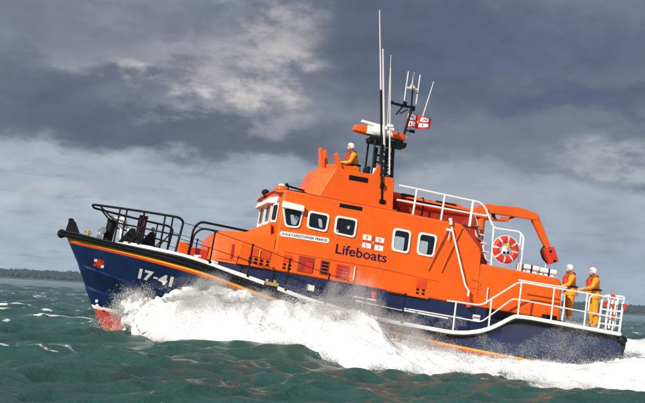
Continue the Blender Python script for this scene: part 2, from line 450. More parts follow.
# raised pad under the deckhouse, blue part hidden by the raised aft deck
# flying bridge
fb = MB()
def fring(z, xf, xc, xa, yf, yc): return [(xf, yf, z), (xc, yc, z), (xa, yc, z), (xa, -yc, z), (xc, -yc, z), (xf, -yf, z)]
zt0, zt1 = 5.92, 6.02
outer = [fring(4.90, 1.42, 1.0, -1.44, .95, 1.36), fring(5.90, 1.08, .55, -1.34, .85, 1.26)]
outer[1] = [(x_, y_, z_+(.0 if x_ > 1 else .06 if x_ > 0 else .10)) for x_, y_, z_ in outer[1]]
inner_t = [(x_-math.copysign(.1, x_) if abs(x_) > .3 else x_, y_-math.copysign(.09, y_), z_) for x_, y_, z_ in outer[1]]
inner_b = [(x_, y_, 5.16) for x_, y_, z_ in inner_t]
fb.loft([outer[0], outer[1], inner_t, inner_b]); fb.build('flying_bridge', M['orange'], boat, bevel=.03)
# tall deflector fins at its front, small post at its back
for (xa, za, xb, zb, y, w) in [(.88, 5.86, 1.08, 6.56, .78, .12), (.68, 5.92, .84, 6.60, .30, .11), (.40, 6.0, .58, 6.47, .92, .15), (.62, 5.95, .74, 6.5, -.75, .12)]:
    f = MB(); f.loft([[(xa-w*.6, y-.16, za-.05), (xa+w*.5, y-.16, za-.05), (xa+w*.5, y+.16, za-.05), (xa-w*.6, y+.16, za-.05)],
                      [(xb-w*.42, y-.13, zb-.06), (xb+w*.38, y-.13, zb-.06), (xb+w*.38, y+.13, zb-.06), (xb-w*.42, y+.13, zb-.06)],
                      [(xb-w*.25, y-.09, zb), (xb+w*.2, y-.09, zb), (xb+w*.2, y+.09, zb), (xb-w*.25, y+.09, zb)]])
    f.build('wind_deflector', M['orange'], boat, bevel=.012)
f = MB(); f.hexa([(1.02, .86, 5.80), (.30, 1.04, 5.84), (.30, .62, 5.84), (1.02, .5, 5.80), (.98, .82, 6.06), (.26, .98, 6.14), (.26, .66, 6.14), (.98, .54, 6.06)]); f.build('deflector_base', M['orange'], boat, bevel=.04)
f = MB(); f.hexa([(.5, .98, 5.7), (-.5, .98, 5.78), (-.5, .7, 5.78), (.5, .7, 5.7), (.42, .98, 6.12), (-.1, .98, 6.16), (-.1, .7, 6.16), (.42, .7, 6.12)]); f.build('helm_console', M['orange'], boat, bevel=.03)
for y in (1.18, -1.18):
    f = MB(); f.hexa([(-.62, y-.08, 5.95), (-.86, y-.08, 5.95), (-.86, y+.08, 5.95), (-.62, y+.08, 5.95), (-.76, y-.05, 6.32), (-.90, y-.05, 6.34), (-.90, y+.05, 6.34), (-.76, y+.05, 6.32)])
    f.build('post_bracket', M['orange'], boat, bevel=.02)
f = MB(); f.box((-.62, .35, 5.95), (.12, .55, .75)); f.build('seat_back', M['black'], boat, bevel=.04)
f = MB(); f.tube([(-.78, .7, 5.6), (-.80, .7, 6.28)], .055); f.build('life_light', M['white'], boat, label='white upright light tube beside the helm')
# vent slots
def vslot(x0, x1, z0, z1, yf, name='vent_slot'):
    v = MB(); dz = .012
    v.hexa([(x0, yf(z0)-.02, z0), (x1, yf(z0)-.02, z0+dz), (x1, yf(z0)+.004, z0+dz), (x0, yf(z0)+.004, z0), (x0, yf(z1)-.02, z1), (x1, yf(z1)-.02, z1+dz), (x1, yf(z1)+.004, z1+dz), (x0, yf(z1)+.004, z1)])
    return v.build(name, M['black'], boat)
vslot(.42, -.30, 4.68, 4.80, sy)
vslot(.12, -.50, 5.66, 5.82, lambda z: 1.36-.1*(z-4.9)+.006)
# grey-white lining on roof edge seam
f = MB(); f.tube([(1.5, 1.93, 4.905), (-1.4, 1.93, 4.915)], .018, 6); f.build('seam_moulding', M['orange'], boat)
f = MB(); f.tube([(1.9, sy(3.05)+.004, 3.04), (-1.1, sy(3.05)+.004, 3.07), (-3.0, sy(3)+.004, 3.0)], .016, 6); f.build('side_moulding', M['orange'], boat)

# side windows
def window(quad, rad, yf, frame=.075, label=None, light_patch=None):
    """quad: corner points (x,z) clockwise from upper forward; on the plane y=yf(z)"""
    o3 = rpoly([(x_, 0, z_) for x_, z_ in quad], rad, 6, True)
    cx = sum(p.x for p in o3)/len(o3); cz = sum(p.z for p in o3)/len(o3)
    hx = max(p.x for p in o3)-cx; hz = max(p.z for p in o3)-cz
    fx = (hx-frame)/hx; fz = (hz-frame)/hz
    out = [(p.x, p.z) for p in o3]; inn = [(cx+(p.x-cx)*fx, cz+(p.z-cz)*fz) for p in o3]
    gl = MB(); gl.add([(a, yf(c_)+.008, c_) for a, c_ in inn], [tuple(range(len(inn)))])
    go = gl.build('window', M['glass'], boat, label=label)
    fr = MB()
    fr.loft([[(a, yf(c_)-.01, c_) for a, c_ in out], [(a, yf(c_)+.028, c_) for a, c_ in out], [(cx+(a-cx)*.97, yf(c_)+.036, cz+(c_-cz)*.97) for a, c_ in out],
             [(a, yf(c_)+.032, c_) for a, c_ in inn], [(a, yf(c_)-.005, c_) for a, c_ in inn]], cap=False)
    fr.build('window_frame', M['white'], go, angle=50)
    if light_patch:  # pale patches on the glass: brightness seen through the panes, painted in
        q = MB()
        for bl in light_patch:
            pp = rpoly([(a, 0, c_) for a, c_ in bl], .05, 4, True)
            q.add([(p.x, yf(p.z)+.011, p.z) for p in pp], [tuple(range(len(pp)))])
        build_each(q, 'light_patch', M['light_patch'], go)
    return go
window([(2.16, 4.38), (1.49, 4.40), (1.53, 3.80), (1.98, 3.76)], .13, sy, .058, light_patch=[[(1.88, 4.18), (1.60, 4.14), (1.66, 3.88), (1.80, 3.88)]])
window([(1.35, 4.40), (.67, 4.40), (.69, 3.83), (1.33, 3.85)], .12, sy, .058, light_patch=[[(1.02, 4.22), (.90, 4.20), (.84, 3.94), (.95, 3.96)]])
window([(.49, 4.41), (-.21, 4.42), (-.20, 3.82), (.48, 3.84)], .12, sy, .058, light_patch=[[(.42, 4.0), (.34, 3.98), (.33, 3.92), (.40, 3.92)], [(.10, 4.15), (.0, 4.18), (.02, 4.05), (.08, 4.07)]])
window([(-1.36, 4.38), (-1.95, 4.38), (-1.95, 3.65), (-1.38, 3.66)], .14, sy, .062, light_patch=[[(-1.44, 4.13), (-1.76, 4.13), (-1.76, 3.72), (-1.44, 3.72)]])
window([(-2.18, 4.40), (-2.80, 4.40), (-2.76, 3.68), (-2.19, 3.69)], .14, sy, .062, light_patch=[[(-2.26, 4.14), (-2.52, 4.14), (-2.52, 3.76), (-2.26, 3.76)]])
# front windows (flat front at x~2.38) and quarter lights, wipers
def front_window(y0, y1, z0, z1, xf=2.335):
    o3 = rpoly([(0, y0, z1), (0, y1, z1), (0, y1-.02*(1 if y1 > y0 else -1), z0), (0, y0, z0)], .09, 5, True)
    cy = (y0+y1)/2; cz = (z0+z1)/2; hy = abs(y1-y0)/2; hz = (z1-z0)/2; fr_ = .10
    out = [(p.y, p.z) for p in o3]; inn = [(cy+(a-cy)*(hy-fr_)/hy, cz+(c_-cz)*(hz-fr_)/hz) for a, c_ in out]
    gl = MB(); gl.add([(xf+.008, a, c_) for a, c_ in inn], [tuple(range(len(inn)))]); go = gl.build('window', M['glass'], boat)
    q = MB(); q.loft([[(xf-.01, a, c_) for a, c_ in out], [(xf+.035, a, c_) for a, c_ in out], [(xf+.035, a, c_) for a, c_ in inn], [(xf-.005, a, c_) for a, c_ in inn]], cap=False)
    q.build('window_frame', M['white'], go)
    w = MB(); w.tube([(xf+.05, cy, z1), (xf+.06, cy+.12, z0+.2)], .014, 5); w.build('wiper', M['black'], go)
for (a, b2) in ((.06, 1.22), (-1.22, -.06)): front_window(a, b2, 3.84, 4.50)
# quarter lights on the corner facets
for s in (1, -1):
    P0 = Vector((2.335, s*1.32, 0)); P1 = Vector((2.18, s*2.02, 0)); d = (P1-P0); nrm = Vector((d.y, -d.x, 0)).normalized()*s
    if nrm.x < 0: nrm = -nrm
    def qp(t, z, o): p = P0+d*t+nrm*o; return (p.x, p.y-s*.1*(z-2.42)*t*.85, z)
    out = [qp(a.x, a.z, .03) for a in rpoly([(.12, 0, 4.48), (.88, 0, 4.48), (.84, 0, 3.88), (.14, 0, 3.88)], .1, 4, True)]
    gl = MB(); gl.add([qp(a.x, a.z, .04) for a in rpoly([(.24, 0, 4.42), (.78, 0, 4.42), (.74, 0, 3.95), (.25, 0, 3.95)], .1, 4, True)], [tuple(range(24 if False else 20))]); go = gl.build('window', M['glass'], boat)
    q = MB(); q.add(out, [tuple(range(len(out)))]); q.build('window_frame', M['white'], go)
# visors: box lamps / sunshades
v = MB(); v.hexa([(2.18, 2.02, 4.34), (1.50, 2.02, 4.33), (1.50, 2.18, 4.31), (2.18, 2.18, 4.32), (2.17, 1.98, 4.55), (1.51, 1.98, 4.52), (1.51, 2.17, 4.48), (2.17, 2.17, 4.50)]); v.build('window_visor', M['white'], boat, bevel=.02)
v = MB(); v.tube([(1.72, 2.12, 4.36), (1.74, 2.09, 4.08)], .02, 6); v.build('wiper', M['black'], boat)
v = MB(); v.hexa([(2.52, -1.25, 4.47), (2.52, 1.25, 4.47), (2.28, 1.62, 4.47), (2.28, -1.62, 4.47), (2.48, -1.25, 4.64), (2.48, 1.25, 4.64), (2.24, 1.62, 4.70), (2.24, -1.62, 4.70)]); v.build('windscreen_visor', M['white'], boat, bevel=.02)
# roof lamps at the fore edge
v = MB(); v.ball((2.12, 1.0, 4.98), (.20, .20, .14)); v.build('roof_dome', M['orange'], boat)
v = MB(); v.ball((2.12, 1.0, 5.10), (.12, .12, .07)); v.build('roof_lamp', M['white'], boat)
v = MB(); v.ball((2.36, -.6, 4.98), (.13, .11, .11)); v.tube([(2.36, -.6, 4.8), (2.36, -.6, 4.95)], .04); v.build('horn', M['black'], boat)
v = MB(); v.tube([(1.95, 1.0, 5.0), (1.30, 1.0, 5.02)], .035, 6); v.tube([(1.90, .7, 5.17), (1.35, .7, 5.12)], .035, 6); v.tube([(1.88, .7, 5.17), (1.85, .8, 4.95)], .03, 6); v.ball((1.93, .7, 5.2), .06)
v.build('searchlight_bracket', M['black'], boat)

# nameplate
pl = MB()
pp = rpoly([(2.10, 0, 3.625), (.58, 0, 3.68), (.58, 0, 3.525), (2.10, 0, 3.47)], .07, 5, True)
pl.loft([[(p.x, sy(p.z)-.002, p.z) for p in pp], [(p.x, sy(p.z)+.012, p.z) for p in pp]]); plate = pl.build('nameplate', M['white'], boat)
place_text('name_lettering', 'RNLB CHRISTOPHER PEARCE', (1.38, .072), lambda u, v_: (2.03-u, sy(3.52+v_)+.016, 3.515+v_+.036*u), M['navytext'], plate, 'dark name lettering RNLB CHRISTOPHER PEARCE', bold=.012, spacing=1.08)
place_text('side_lettering', 'Lifeboats', (1.62, .30), lambda u, v_: (.34-u, sy(3.26+v_)+.006, 3.262+v_-.003*u), M['navytext'], boat, 'dark lettering reading Lifeboats', bold=.012)
# house flag emblem on the cabin side: four white squares with letters, red cross, gold centre
em = MB()
def sq(x0, x1, z0, z1, off): em.add([(a, sy(c_)+off, c_) for a, c_ in ((x0, z0), (x1, z0), (x1, z1), (x0, z1))], [(0, 1, 2, 3)])
em.cur = 1; sq(-.44, -1.12, 3.765, 3.825, .004); sq(-.745, -.825, 3.595, 3.99, .005)
em.cur = 0; sq(-.44, -.715, 3.84, 4.0, .006); sq(-.845, -1.12, 3.84, 3.99, .006); sq(-.45, -.735, 3.60, 3.75, .006); sq(-.845, -1.12, 3.59, 3.75, .006)
em.cur = 2; sq(-.755, -.815, 3.76, 3.83, .008)
emb = em.build('house_flag_emblem', [M['white'], M['red'], M['yellow']], boat, label='four white squares lettered R N L I around a red cross')
for ch, x0, z0 in (('R', -.545, 3.865), ('N', -.945, 3.865), ('L', -.55, 3.625), ('I', -.965, 3.625)):
    place_text('emblem_letter', ch, (.075 if ch != 'I' else .022, .10), lambda u, v_, x0=x0, z0=z0: (x0-u, sy(z0+v_)+.010, z0+v_), M['red'], emb, bold=.02)

# lockers, steps and hatches on the low side
def panel(name, x0, x1, z0, z1, mat, holes=None, lab=None, recess=False):
    p_ = MB(); o = .014
    p_.hexa([(x0, sy(z0)-.02, z0), (x1, sy(z0)-.02, z0), (x1, sy(z0)+o, z0), (x0, sy(z0)+o, z0), (x0, sy(z1)-.02, z1), (x1, sy(z1)-.02, z1), (x1, sy(z1)+o, z1), (x0, sy(z1)+o, z1)])
    po = p_.build(name, mat, boat, bevel=.008, label=lab)
    if holes:
        h = MB()
        for hx in holes[0]:
            for hz in holes[1]: h.box((hx, sy(hz)+.0, hz), (.085, .03, .062))
        build_each(h, 'step_hole', M['black'], po)
    return po
panel('locker_panel', 2.90, 2.64, 2.73, 2.97, M['panel'], ((2.86, 2.69), (2.66, 2.555)))
panel('locker_panel', 2.57, 2.27, 2.72, 2.97, M['panel'], ((2.52, 2.33), (2.65, 2.55)))
v = MB(); v.tube([(2.605, sy(2.8)+.03, 2.74), (2.605, sy(2.95)+.03, 2.95)], .022, 6); v.build('grab_handle', M['yellow'], boat)
panel('locker_panel', 1.88, 1.60, 2.74, 2.96, M['panel'], ((1.82, 1.66), (2.66, 2.555)))
hp = panel('hatch', 1.42, .93, 2.52, 3.0, M['darkred'], lab='dark red hatch with a bright red inner leaf')
v = MB(); v.box((1.08, sy(2.72)+.02, 2.69), (.24, .02, .30)); v.build('hatch_leaf', M['red'], hp)
v = MB(); v.box((1.18, sy(2.80)+.016, 2.82), (.46, .012, .02)); v.build('hatch_rib', M['darkred'], hp)
hp = panel('hatch', .74, .46, 2.55, 2.99, M['darkred'], lab='narrow dark red hatch')
v = MB()
for k in range(4): v.box((.60, sy(2.6+.1*k)+.016, 2.62+.1*k), (.2, .012, .055))
build_each(v, 'louvre', M['black'], hp)
hp = panel('hatch', .25, -.18, 2.52, 2.96, M['red'], lab='square red louvred hatch')
v = MB()
for k in range(4): v.box((.04, sy(2.6+.1*k)+.016, 2.60+.1*k), (.34, .012, .05))
build_each(v, 'louvre', M['darkred'], hp)
panel('locker_panel', -2.31, -2.64, 2.69, 2.98, M['panel'], ((-2.38, -2.56), (2.635, 2.53)))
_sy = sy
def sy(z): return 1.93-.14*(z-2.42)
panel('recess', 3.42, 3.30, 2.55, 3.0, M['darkred'])
sy = _sy
v = MB(); v.tube([(-.33, sy(2.97)+.03, 2.97), (-.33, sy(2.57)+.03, 2.57)], .018, 6); v.build('grab_bar', M['white'], boat)
v = MB(); v.box((-2.08, 2.2, 2.43), (1.34, .08, .07)); v.build('side_step', M['orange'], boat, bevel=.012)
for (x0, z0) in ((.92, 2.11), (-4.38, 2.09)):
    v = MB(); v.box((x0, 2.2, z0), (.23, .10, .19)); v.build('light_box', M['white'], boat, bevel=.02)
v = MB(); v.box((-1.04, 2.17, 2.24), (.16, .06, .16)); v.tube([(-1.04, 2.2, 2.26), (-1.04, 2.22, 2.1)], .04); v.build('valve_cover', M['red'], boat, bevel=.02)
v = MB(); v.tube(rpoly([(-.48, 2.34, 1.96), (-1.9, 2.34, 1.93), (-3.4, 2.40, 1.92)], .2), .028, 6); v.build('side_handrail', M['white'], boat)
v = MB(); v.box((-.75, 2.3, 2.08), (.7, .05, .04)); v.build('side_bracket', M['white'], boat)
v = MB(); v.hexa([(-7.3, 2.45, 2.25), (-8.95, 2.42, 2.25), (-8.95, -2.42, 2.25), (-7.3, -2.45, 2.25), (-7.3, 2.45, 2.495), (-8.95, 2.42, 2.495), (-8.95, -2.42, 2.495), (-7.3, -2.45, 2.495)]); v.build('stern_platform', M['grey'], boat, bevel=.02)
# rigging struts on the side
v = MB(); v.tube([(-3.10, 2.05, 4.80), (-2.62, 2.14, 3.28)], .028, 6); v.build('side_stay', M['orange'], boat)
v = MB(); v.tube([(-3.55, 2.0, 4.80), (-3.25, 2.10, 4.0), (-3.05, 2.14, 3.3)], .02, 6); v.build('side_stay', M['orange'], boat)
v = MB(); v.tube([(-3.18, 2.06, 4.74), (-3.84, 2.24, 3.04), (-3.98, 2.27, 2.86)], .030, 8); dp = v.build('derrick_pole', M['white'], boat)
v = MB(); v.tube([(-3.98, 2.27, 2.88), (-3.98, 2.28, 2.62)], .038, 8); v.build('pole_sleeve', M['white'], dp)
v = MB(); v.tube([(-3.99, 2.28, 2.70), (-4.05, 2.29, 2.38)], [.06, .085], 8); v.build('pole_foot', M['red'], dp)
v = MB(); v.box((-3.12, 2.06, 4.63), (.20, .08, .07)); v.tube([(-3.16, 2.08, 4.65), (-3.12, 2.10, 4.30)], .014, 5); v.build('pole_bracket', M['white'], dp)
v = MB(); v.tube([(-3.16, 2.02, 4.80), (-3.16, 2.02, 4.92)], .05); v.ball((-3.14, 1.98, 4.96), .06); v.build('deck_light', M['white'], boat)
# raised seams of the aft corner
v = MB(); v.tube([(-4.25, sy(4.0)+.002, 4.1), (-4.30, sy(2.5)+.002, 2.5)], .016, 6); v.build('seam_moulding', M['orange'], boat)
v = MB(); v.tube(rpoly([(-4.05, sy(3.1)+.01, 3.25), (-4.35, sy(3.1)+.01, 3.22), (-4.40, sy(3)+.01, 2.98), (-4.05, sy(3)+.01, 3.0)], .08, 4), .014, 5); v.build('hose_loop', M['orange'], boat)
v = MB(); v.tube([(-4.62, sy(3)+.03, 3.08), (-4.63, sy(2.6)+.03, 2.57)], .02, 6); v.build('grab_bar', M['white'], boat)
v = MB(); v.box((-6.72, 2.3, 2.50), (.42, .3, .16)); v.build('mooring_bollard', M['black'], boat, bevel=.04)
v = MB(); v.box((-5.15, 2.14, 2.30), (.95, .1, .26)); v.build('deck_vent', M['black'], boat, bevel=.02)
# aft face ladder: red sloping back, its shade painted in as darker red, with white treads
v = MB(); v.hexa([(-4.42, 1.3, 3.80), (-4.86, 1.3, 3.80), (-4.86, .5, 3.80), (-4.42, .5, 3.80), (-3.75, 1.3, 5.02), (-4.16, 1.3, 5.30), (-4.16, .5, 5.30), (-3.75, .5, 5.02)])
ld = v.build('aft_ladder', M['darkred'], boat, bevel=.02)
for k in range(5):
    z = 3.98+.26*k; xx = -4.84+(z-3.8)*.47
    v = MB(); v.box((xx-.06, .95, z), (.18, .9, .03)); v.build('tread', M['white'], ld)

# ---------------------------------------------------------------- rails
def rail(name, pts, r, mat, rad=0., parent=None, n=7, label=None):
    t = MB(); t.tube(rpoly(pts, rad, 5) if rad else pts, r, n); return t.build(name, mat, parent or boat, label=label)
ytop = lambda x: max(.35, float(_bs(x))-.42)
pulpit = [(x_, ytop(x_), 3.47-.01*(7.6-x_)) for x_ in (7.62, 7.3, 6.8, 6.2, 5.6, 5.15)]
for s in (1, -1):
    q = [(a, s*b2, c_) for a, b2, c_ in pulpit]
    rail('bow_rail', [(7.66, s*.02, 3.49)]+q+[(4.98, s*2.28, 3.36), (5.06, s*2.34, 2.40)], .036, M['black'], .12)
    rail('bow_midrail', [(7.40, s*.52, 3.46), (6.85, s*1.30, 3.02), (6.1, s*1.85, 2.98), (5.06, s*2.30, 2.92)], .026, M['black'], .2)
    for xx in (6.82, 6.62, 6.12, 5.52, 5.30):
        y_ = ytop(xx); rail('stanchion', [(xx, s*y_, 3.46), (xx, s*(y_+.05), float(_zs(xx))-.03)], .026 if xx != 6.12 else .03, M['black'])
    rail('brace', [(6.05, s*1.9, 2.95), (6.45, s*1.75, 2.42)], .022, M['black'])
    rail('brace', [(5.28, s*2.25, 2.95), (5.62, s*2.15, 2.42)], .022, M['black'])
    # guard wires
    posts = [(4.07, 3.20), (2.93, 3.02), (1.78, 2.80), (.55, 2.58), (-.65, 2.41), (-1.84, 2.40)]
    for xx, zt in posts:
        y_ = float(_bs(xx))-.10; st = rail('stanchion', [(xx, s*y_, zt), (xx, s*y_, float(_zs(xx))-.02)], .024, M['black'])
        f_ = MB(); f_.box((xx, s*(y_+.03), float(_zs(xx))+.05), (.10, .10, .16)); f_.build('stanchion_socket', M['black'], st, bevel=.02)
        f_ = MB(); f_.ball((xx, s*y_, zt), .04, 8, 6); f_.build('stanchion_cap', M['black'], st)
    wp = [(5.0, 3.30)]+posts
    rail('guard_wire', [(xx, s*(float(_bs(xx))-.10), zt-.01) for xx, zt in wp], .010, M['black'], n=5)
    rail('guard_wire', [(xx, s*(float(_bs(xx))-.10), (zt+float(_zs(xx)))/2) for xx, zt in wp], .010, M['black'], n=5)
    # white rails of the after part
    yw = 2.66
    rail('aft_rail', [(-3.2, s*yw, 2.44), (-4.30, s*yw, 2.48), (-5.40, s*yw, 3.40), (-8.95, s*(yw-.06), 3.46)], .025, M['white'], .18)
    rail('aft_midrail', [(-1.9, s*yw, 1.98), (-3.5, s*yw, 1.99), (-4.38, s*yw, 1.98), (-5.28, s*yw, 2.86), (-8.95, s*(yw-.06), 2.86)], .021, M['white'], .15)
    for xx, zt in ((-3.49, 2.44), (-4.60, 2.72), (-5.48, 3.42), (-6.58, 3.42), (-7.70, 3.44)):
        rail('aft_stanchion', [(xx, s*yw, zt), (xx-.02, s*(yw+.04), float(_zs(xx))+.08)], .025, M['white'])
    rail('aft_grab_rail', [(-5.42, s*(yw-.12), 3.46), (-6.0, s*(yw-.12), 3.47), (-7.05, s*(yw-.12), 3.50)], .024, M['white'])
    # hoop rail of the stern platform
    rail('gate_hoop', [(-7.80, s*yw, 2.90), (-7.80, s*yw, 3.36), (-7.92, s*yw, 3.42)], .024, M['white'], .08)
    # quarter gate: upright bars with red reflectors
    gt = MB()
    xa, xb, ya, yb = -8.30, -9.0, 2.52, 2.56
    gt.tube(rpoly([(xa, s*ya, 2.44), (xa, s*ya, 3.36), (xa-.12, s*ya, 3.5), (xb, s*yb, 3.55), (xb-.02, s*1.55, 3.56), (xb, s*1.55, 2.44)], .1, 4), .034, 7)
    gt.tube([(xa, s*ya, 3.04), (xb, s*yb, 3.08), (xb, s*1.55, 3.08)], .026, 6); gt.tube([(xa, s*ya, 2.60), (xb, s*yb, 2.62), (xb, s*1.55, 2.62)], .024, 6)
    for t_ in (.33, .66): gt.tube([(xa+(xb-xa)*t_, s*2.54, 2.45), (xa+(xb-xa)*t_, s*2.54, 3.53)], .026, 6)
    for yy in (2.56, 2.2, 1.88): gt.tube([(xb, s*yy, 2.44), (xb, s*yy, 3.55)], .036, 7)
    gate = gt.build('quarter_gate', M['white'], boat)
    for (gx, gy, gz) in ((-8.38, 2.57, 3.20), (-8.60, 2.58, 3.46), (-9.02, 2.62, 3.22), (-8.70, 2.58, 2.84), (-9.02, 1.9, 3.2)):
        rfm = MB(); rfm.hexa([(gx+.07, s*gy, gz+.05), (gx-.07, s*gy, gz+.05), (gx-.07, s*(gy+.03), gz+.05), (gx+.07, s*(gy+.03), gz+.05), (gx+.07, s*gy, gz+.1), (gx-.07, s*gy, gz+.1), (gx-.07, s*(gy+.03), gz+.1), (gx+.07, s*(gy+.03), gz+.1)])
        rfm.hexa([(gx+.02, s*gy, gz-.07), (gx-.02, s*gy, gz-.07), (gx-.02, s*(gy+.03), gz-.07), (gx+.02, s*(gy+.03), gz-.07), (gx+.07, s*gy, gz+.05), (gx-.07, s*gy, gz+.05), (gx-.07, s*(gy+.03), gz+.05), (gx+.07, s*(gy+.03), gz+.05)])
        rfm.build('red_marker', M['red'], gate)
# hoop handrails on the fore deck
rail('hoop_rail', [(4.62, 1.75, 2.30), (4.62, 1.70, 3.25), (4.45, 1.62, 3.49), (2.30, 1.50, 3.47)], .036, M['black'], .16)
rail('hoop_rail', [(4.35, -1.55, 2.30), (4.33, -1.5, 3.28), (4.12, -1.45, 3.52), (2.5, -1.40, 3.50)], .034, M['black'], .16)
rail('hoop_rail_leg', [(3.10, 1.55, 3.47), (3.08, 1.6, 3.20)], .03, M['black'])
rail('hoop_rail_leg', [(4.62, 1.72, 2.86), (4.33, -1.5, 2.90)], .026, M['black'])
rail('hoop_rail_leg', [(2.30, 1.50, 3.47), (2.20, 1.50, 3.42)], .05, M['darkred'])
# rails around the upper deck
for s in (1, -1):
    yw = 1.72
    rail('upper_rail', [(-1.40, s*yw, 5.74), (-4.10, s*yw, 5.72), (-4.30, s*yw, 5.60), (-4.68, s*yw, 5.0), (-5.56, s*yw, 5.04), (-5.74, s*yw, 4.9), (-5.78, s*yw, 3.78)], .034, M['white'], .14)
    rail('upper_midrail', [(-1.40, s*yw, 5.28), (-3.9, s*yw, 5.32), (-4.40, s*yw, 5.34)], .030, M['white'])
    for xx in (-1.99, -2.92, -3.88): rail('upper_stanchion', [(xx, s*yw, 5.72), (xx, s*yw, 4.90)], .045 if xx == -3.88 else .034, M['white'])
    rail('upper_stanchion', [(-4.68, s*yw, 5.02), (-4.80, s*yw, 3.78)], .030, M['white'])
    rail('upper_stanchion', [(-5.62, s*yw, 5.02), (-5.70, s*yw, 3.78)], .026, M['white'])
    rail('upper_grab_rail', [(-4.05, s*1.2, 5.34), (-4.30, s*1.3, 4.72), (-4.45, s*1.3, 4.60)], .026, M['white'])
    rail('upper_grab_rail', [(-4.20, s*1.2, 5.34), (-4.62, s*1.3, 4.30), (-4.8, s*1.3, 3.9)], .026, M['white'])
    rail('upper_midrail', [(-4.76, s*yw, 4.48), (-5.72, s*yw, 4.50)], .024, M['white'])

# ---------------------------------------------------------------- mast
mt = MB()
for s in (1, -1):
    mt.tube([(-.72, s*.42, 7.24), (-.82, s*.55, 5.6)], .035, 7)
    mt.tube([(-1.00, s*.36, 7.15), (-1.08, s*.46, 5.5)], .06, 8)
    mt.tube([(-1.36, s*.36, 7.2), (-1.56, s*.46, 5.3)], .055, 8)
    for k in range(5):
        z = 6.0+.23*k; mt.tube([(-1.05+(z-6)*.04, s*.42, z), (-1.48+(z-6)*.09, s*.42, z-.02)], .032, 6)
for k in range(5):
    z = 6.0+.23*k; mt.tube([(-1.48+(z-6)*.09, .42, z-.02), (-1.48+(z-6)*.09, -.42, z-.02)], .028, 6)
mast = mt.build('mast', M['black'], boat)
v = MB(); v.hexa([(-.60, .3, 7.20), (-1.82, .3, 7.21), (-1.82, -.3, 7.21), (-.60, -.3, 7.20), (-.56, .3, 7.35), (-1.84, .3, 7.38), (-1.84, -.3, 7.38), (-.56, -.3, 7.35)]); v.build('mast_platform', M['black'], mast, bevel=.03)
# radar scanner: orange ended lower bar, white hub, white upper bar
v = MB(); v.ball((-.92, 0, 7.58), (.56, .27, .20)); v.box((-.72, 0, 7.58), (.52, .38, .28)); v.ball((-1.22, 0, 7.56), (.26, .22, .14)); rh = v.build('radar_hub', M['white'], mast, bevel=.06)
v = MB(); v.loft([[(-.02, y_, z_) for y_, z_ in ((-.12, 7.46), (.12, 7.46), (.12, 7.66), (-.12, 7.66))], [(-.28, y_, z_) for y_, z_ in ((-.16, 7.44), (.16, 7.44), (.16, 7.70), (-.16, 7.70))], [(-.62, y_, z_) for y_, z_ in ((-.16, 7.42), (.16, 7.42), (.16, 7.68), (-.16, 7.68))]]); v.build('radar_wing', M['orange'], rh, bevel=.06, bseg=3)
v = MB(); v.loft([[(-1.24, y_, z_) for y_, z_ in ((-.18, 7.46), (.18, 7.46), (.18, 7.70), (-.18, 7.70))], [(-1.66, y_, z_) for y_, z_ in ((-.18, 7.44), (.18, 7.44), (.18, 7.71), (-.18, 7.71))], [(-1.82, y_, z_) for y_, z_ in ((-.12, 7.47), (.12, 7.47), (.12, 7.67), (-.12, 7.67))]]); v.build('radar_wing', M['orange'], rh, bevel=.06, bseg=3)
v = MB(); v.box((-.82, .05, 7.80), (1.15, .10, .10), Matrix.Rotation(R(-3), 3, 'Y')); v.tube([(-.82, .05, 7.60), (-.82, .05, 7.8)], .08); v.build('radar_bar', M['white'], mast, bevel=.03)
v = MB(); v.box((-.74, .185, 7.58), (.20, .01, .05)); v.build('radar_plate', M['grey'], rh)
# whip aerials
def whip(a, b2, r0, r1, mat=M['whip'], parent=None, name='whip_aerial', mount=None):
    w = MB(); w.tube([a, Vector(a).lerp(Vector(b2), .5), b2], [r0, (r0+r1)/2, r1], 7); o = w.build(name, mat, parent or mast)
    if mount:
        q = MB(); q.tube(mount[:2], mount[2], 8); q.build('aerial_mount', M['black'], o)
    return o
whip((-.42, 1.32, 8.66), (.06, 1.32, 11.21), .030, .017, mount=((-1.06, 1.32, 5.10), (-.42, 1.32, 8.68), .036))
v = MB(); v.box((-.97, 1.32, 5.68), (.13, .14, .16)); v.box((-1.05, 1.30, 5.18), (.2, .16, .14)); build_each(v, 'aerial_bracket', M['black'], mast, bevel=.02)
whip((-1.11, .3, 7.0), (-.50, .3, 10.29), .040, .026)
whip((-1.30, -.3, 7.35), (-.95, -.3, 10.32), .016, .010)
whip((-1.36, .5, 6.2), (-.81, .5, 9.66), .030, .018)
v = MB(); v.box((-1.12, .48, 7.78), (.2, .12, .1)); v.build('aerial_bracket', M['white'], mast, bevel=.02)
# raked ensign staff, crosstree and direction finder
v = MB(); v.tube([(-1.72, 0, 7.38), (-1.86, 0, 8.45), (-1.86, 0, 8.72)], .045, 8); v.tube([(-1.86, 0, 8.6), (-1.80, 0, 9.30)], .028, 7)
v.tube([(-1.12, 0, 8.66), (-1.62, 0, 8.64), (-1.90, 0, 8.66)], .045, 7); v.box((-1.15, 0, 8.66), (.10, .12, .10)); v.tube([(-1.55, 0, 8.6), (-1.42, .02, 8.38), (-1.38, .02, 8.30)], .03, 6); v.tube([(-1.75, 0, 8.55), (-1.5, 0, 8.36)], .022, 6)
v.box((-1.93, 0, 8.62), (.10, .12, .14)); v.box((-1.62, 0, 8.73), (.12, .1, .1)); v.tube([(-1.70, 0, 7.55), (-1.50, 0, 7.45)], .05, 7); v.box((-2.02, 0, 7.86), (.16, .1, .09)); v.tube([(-1.78, 0, 7.85), (-2.0, 0, 7.86)], .025)
staff = v.build('ensign_staff', M['black'], mast)
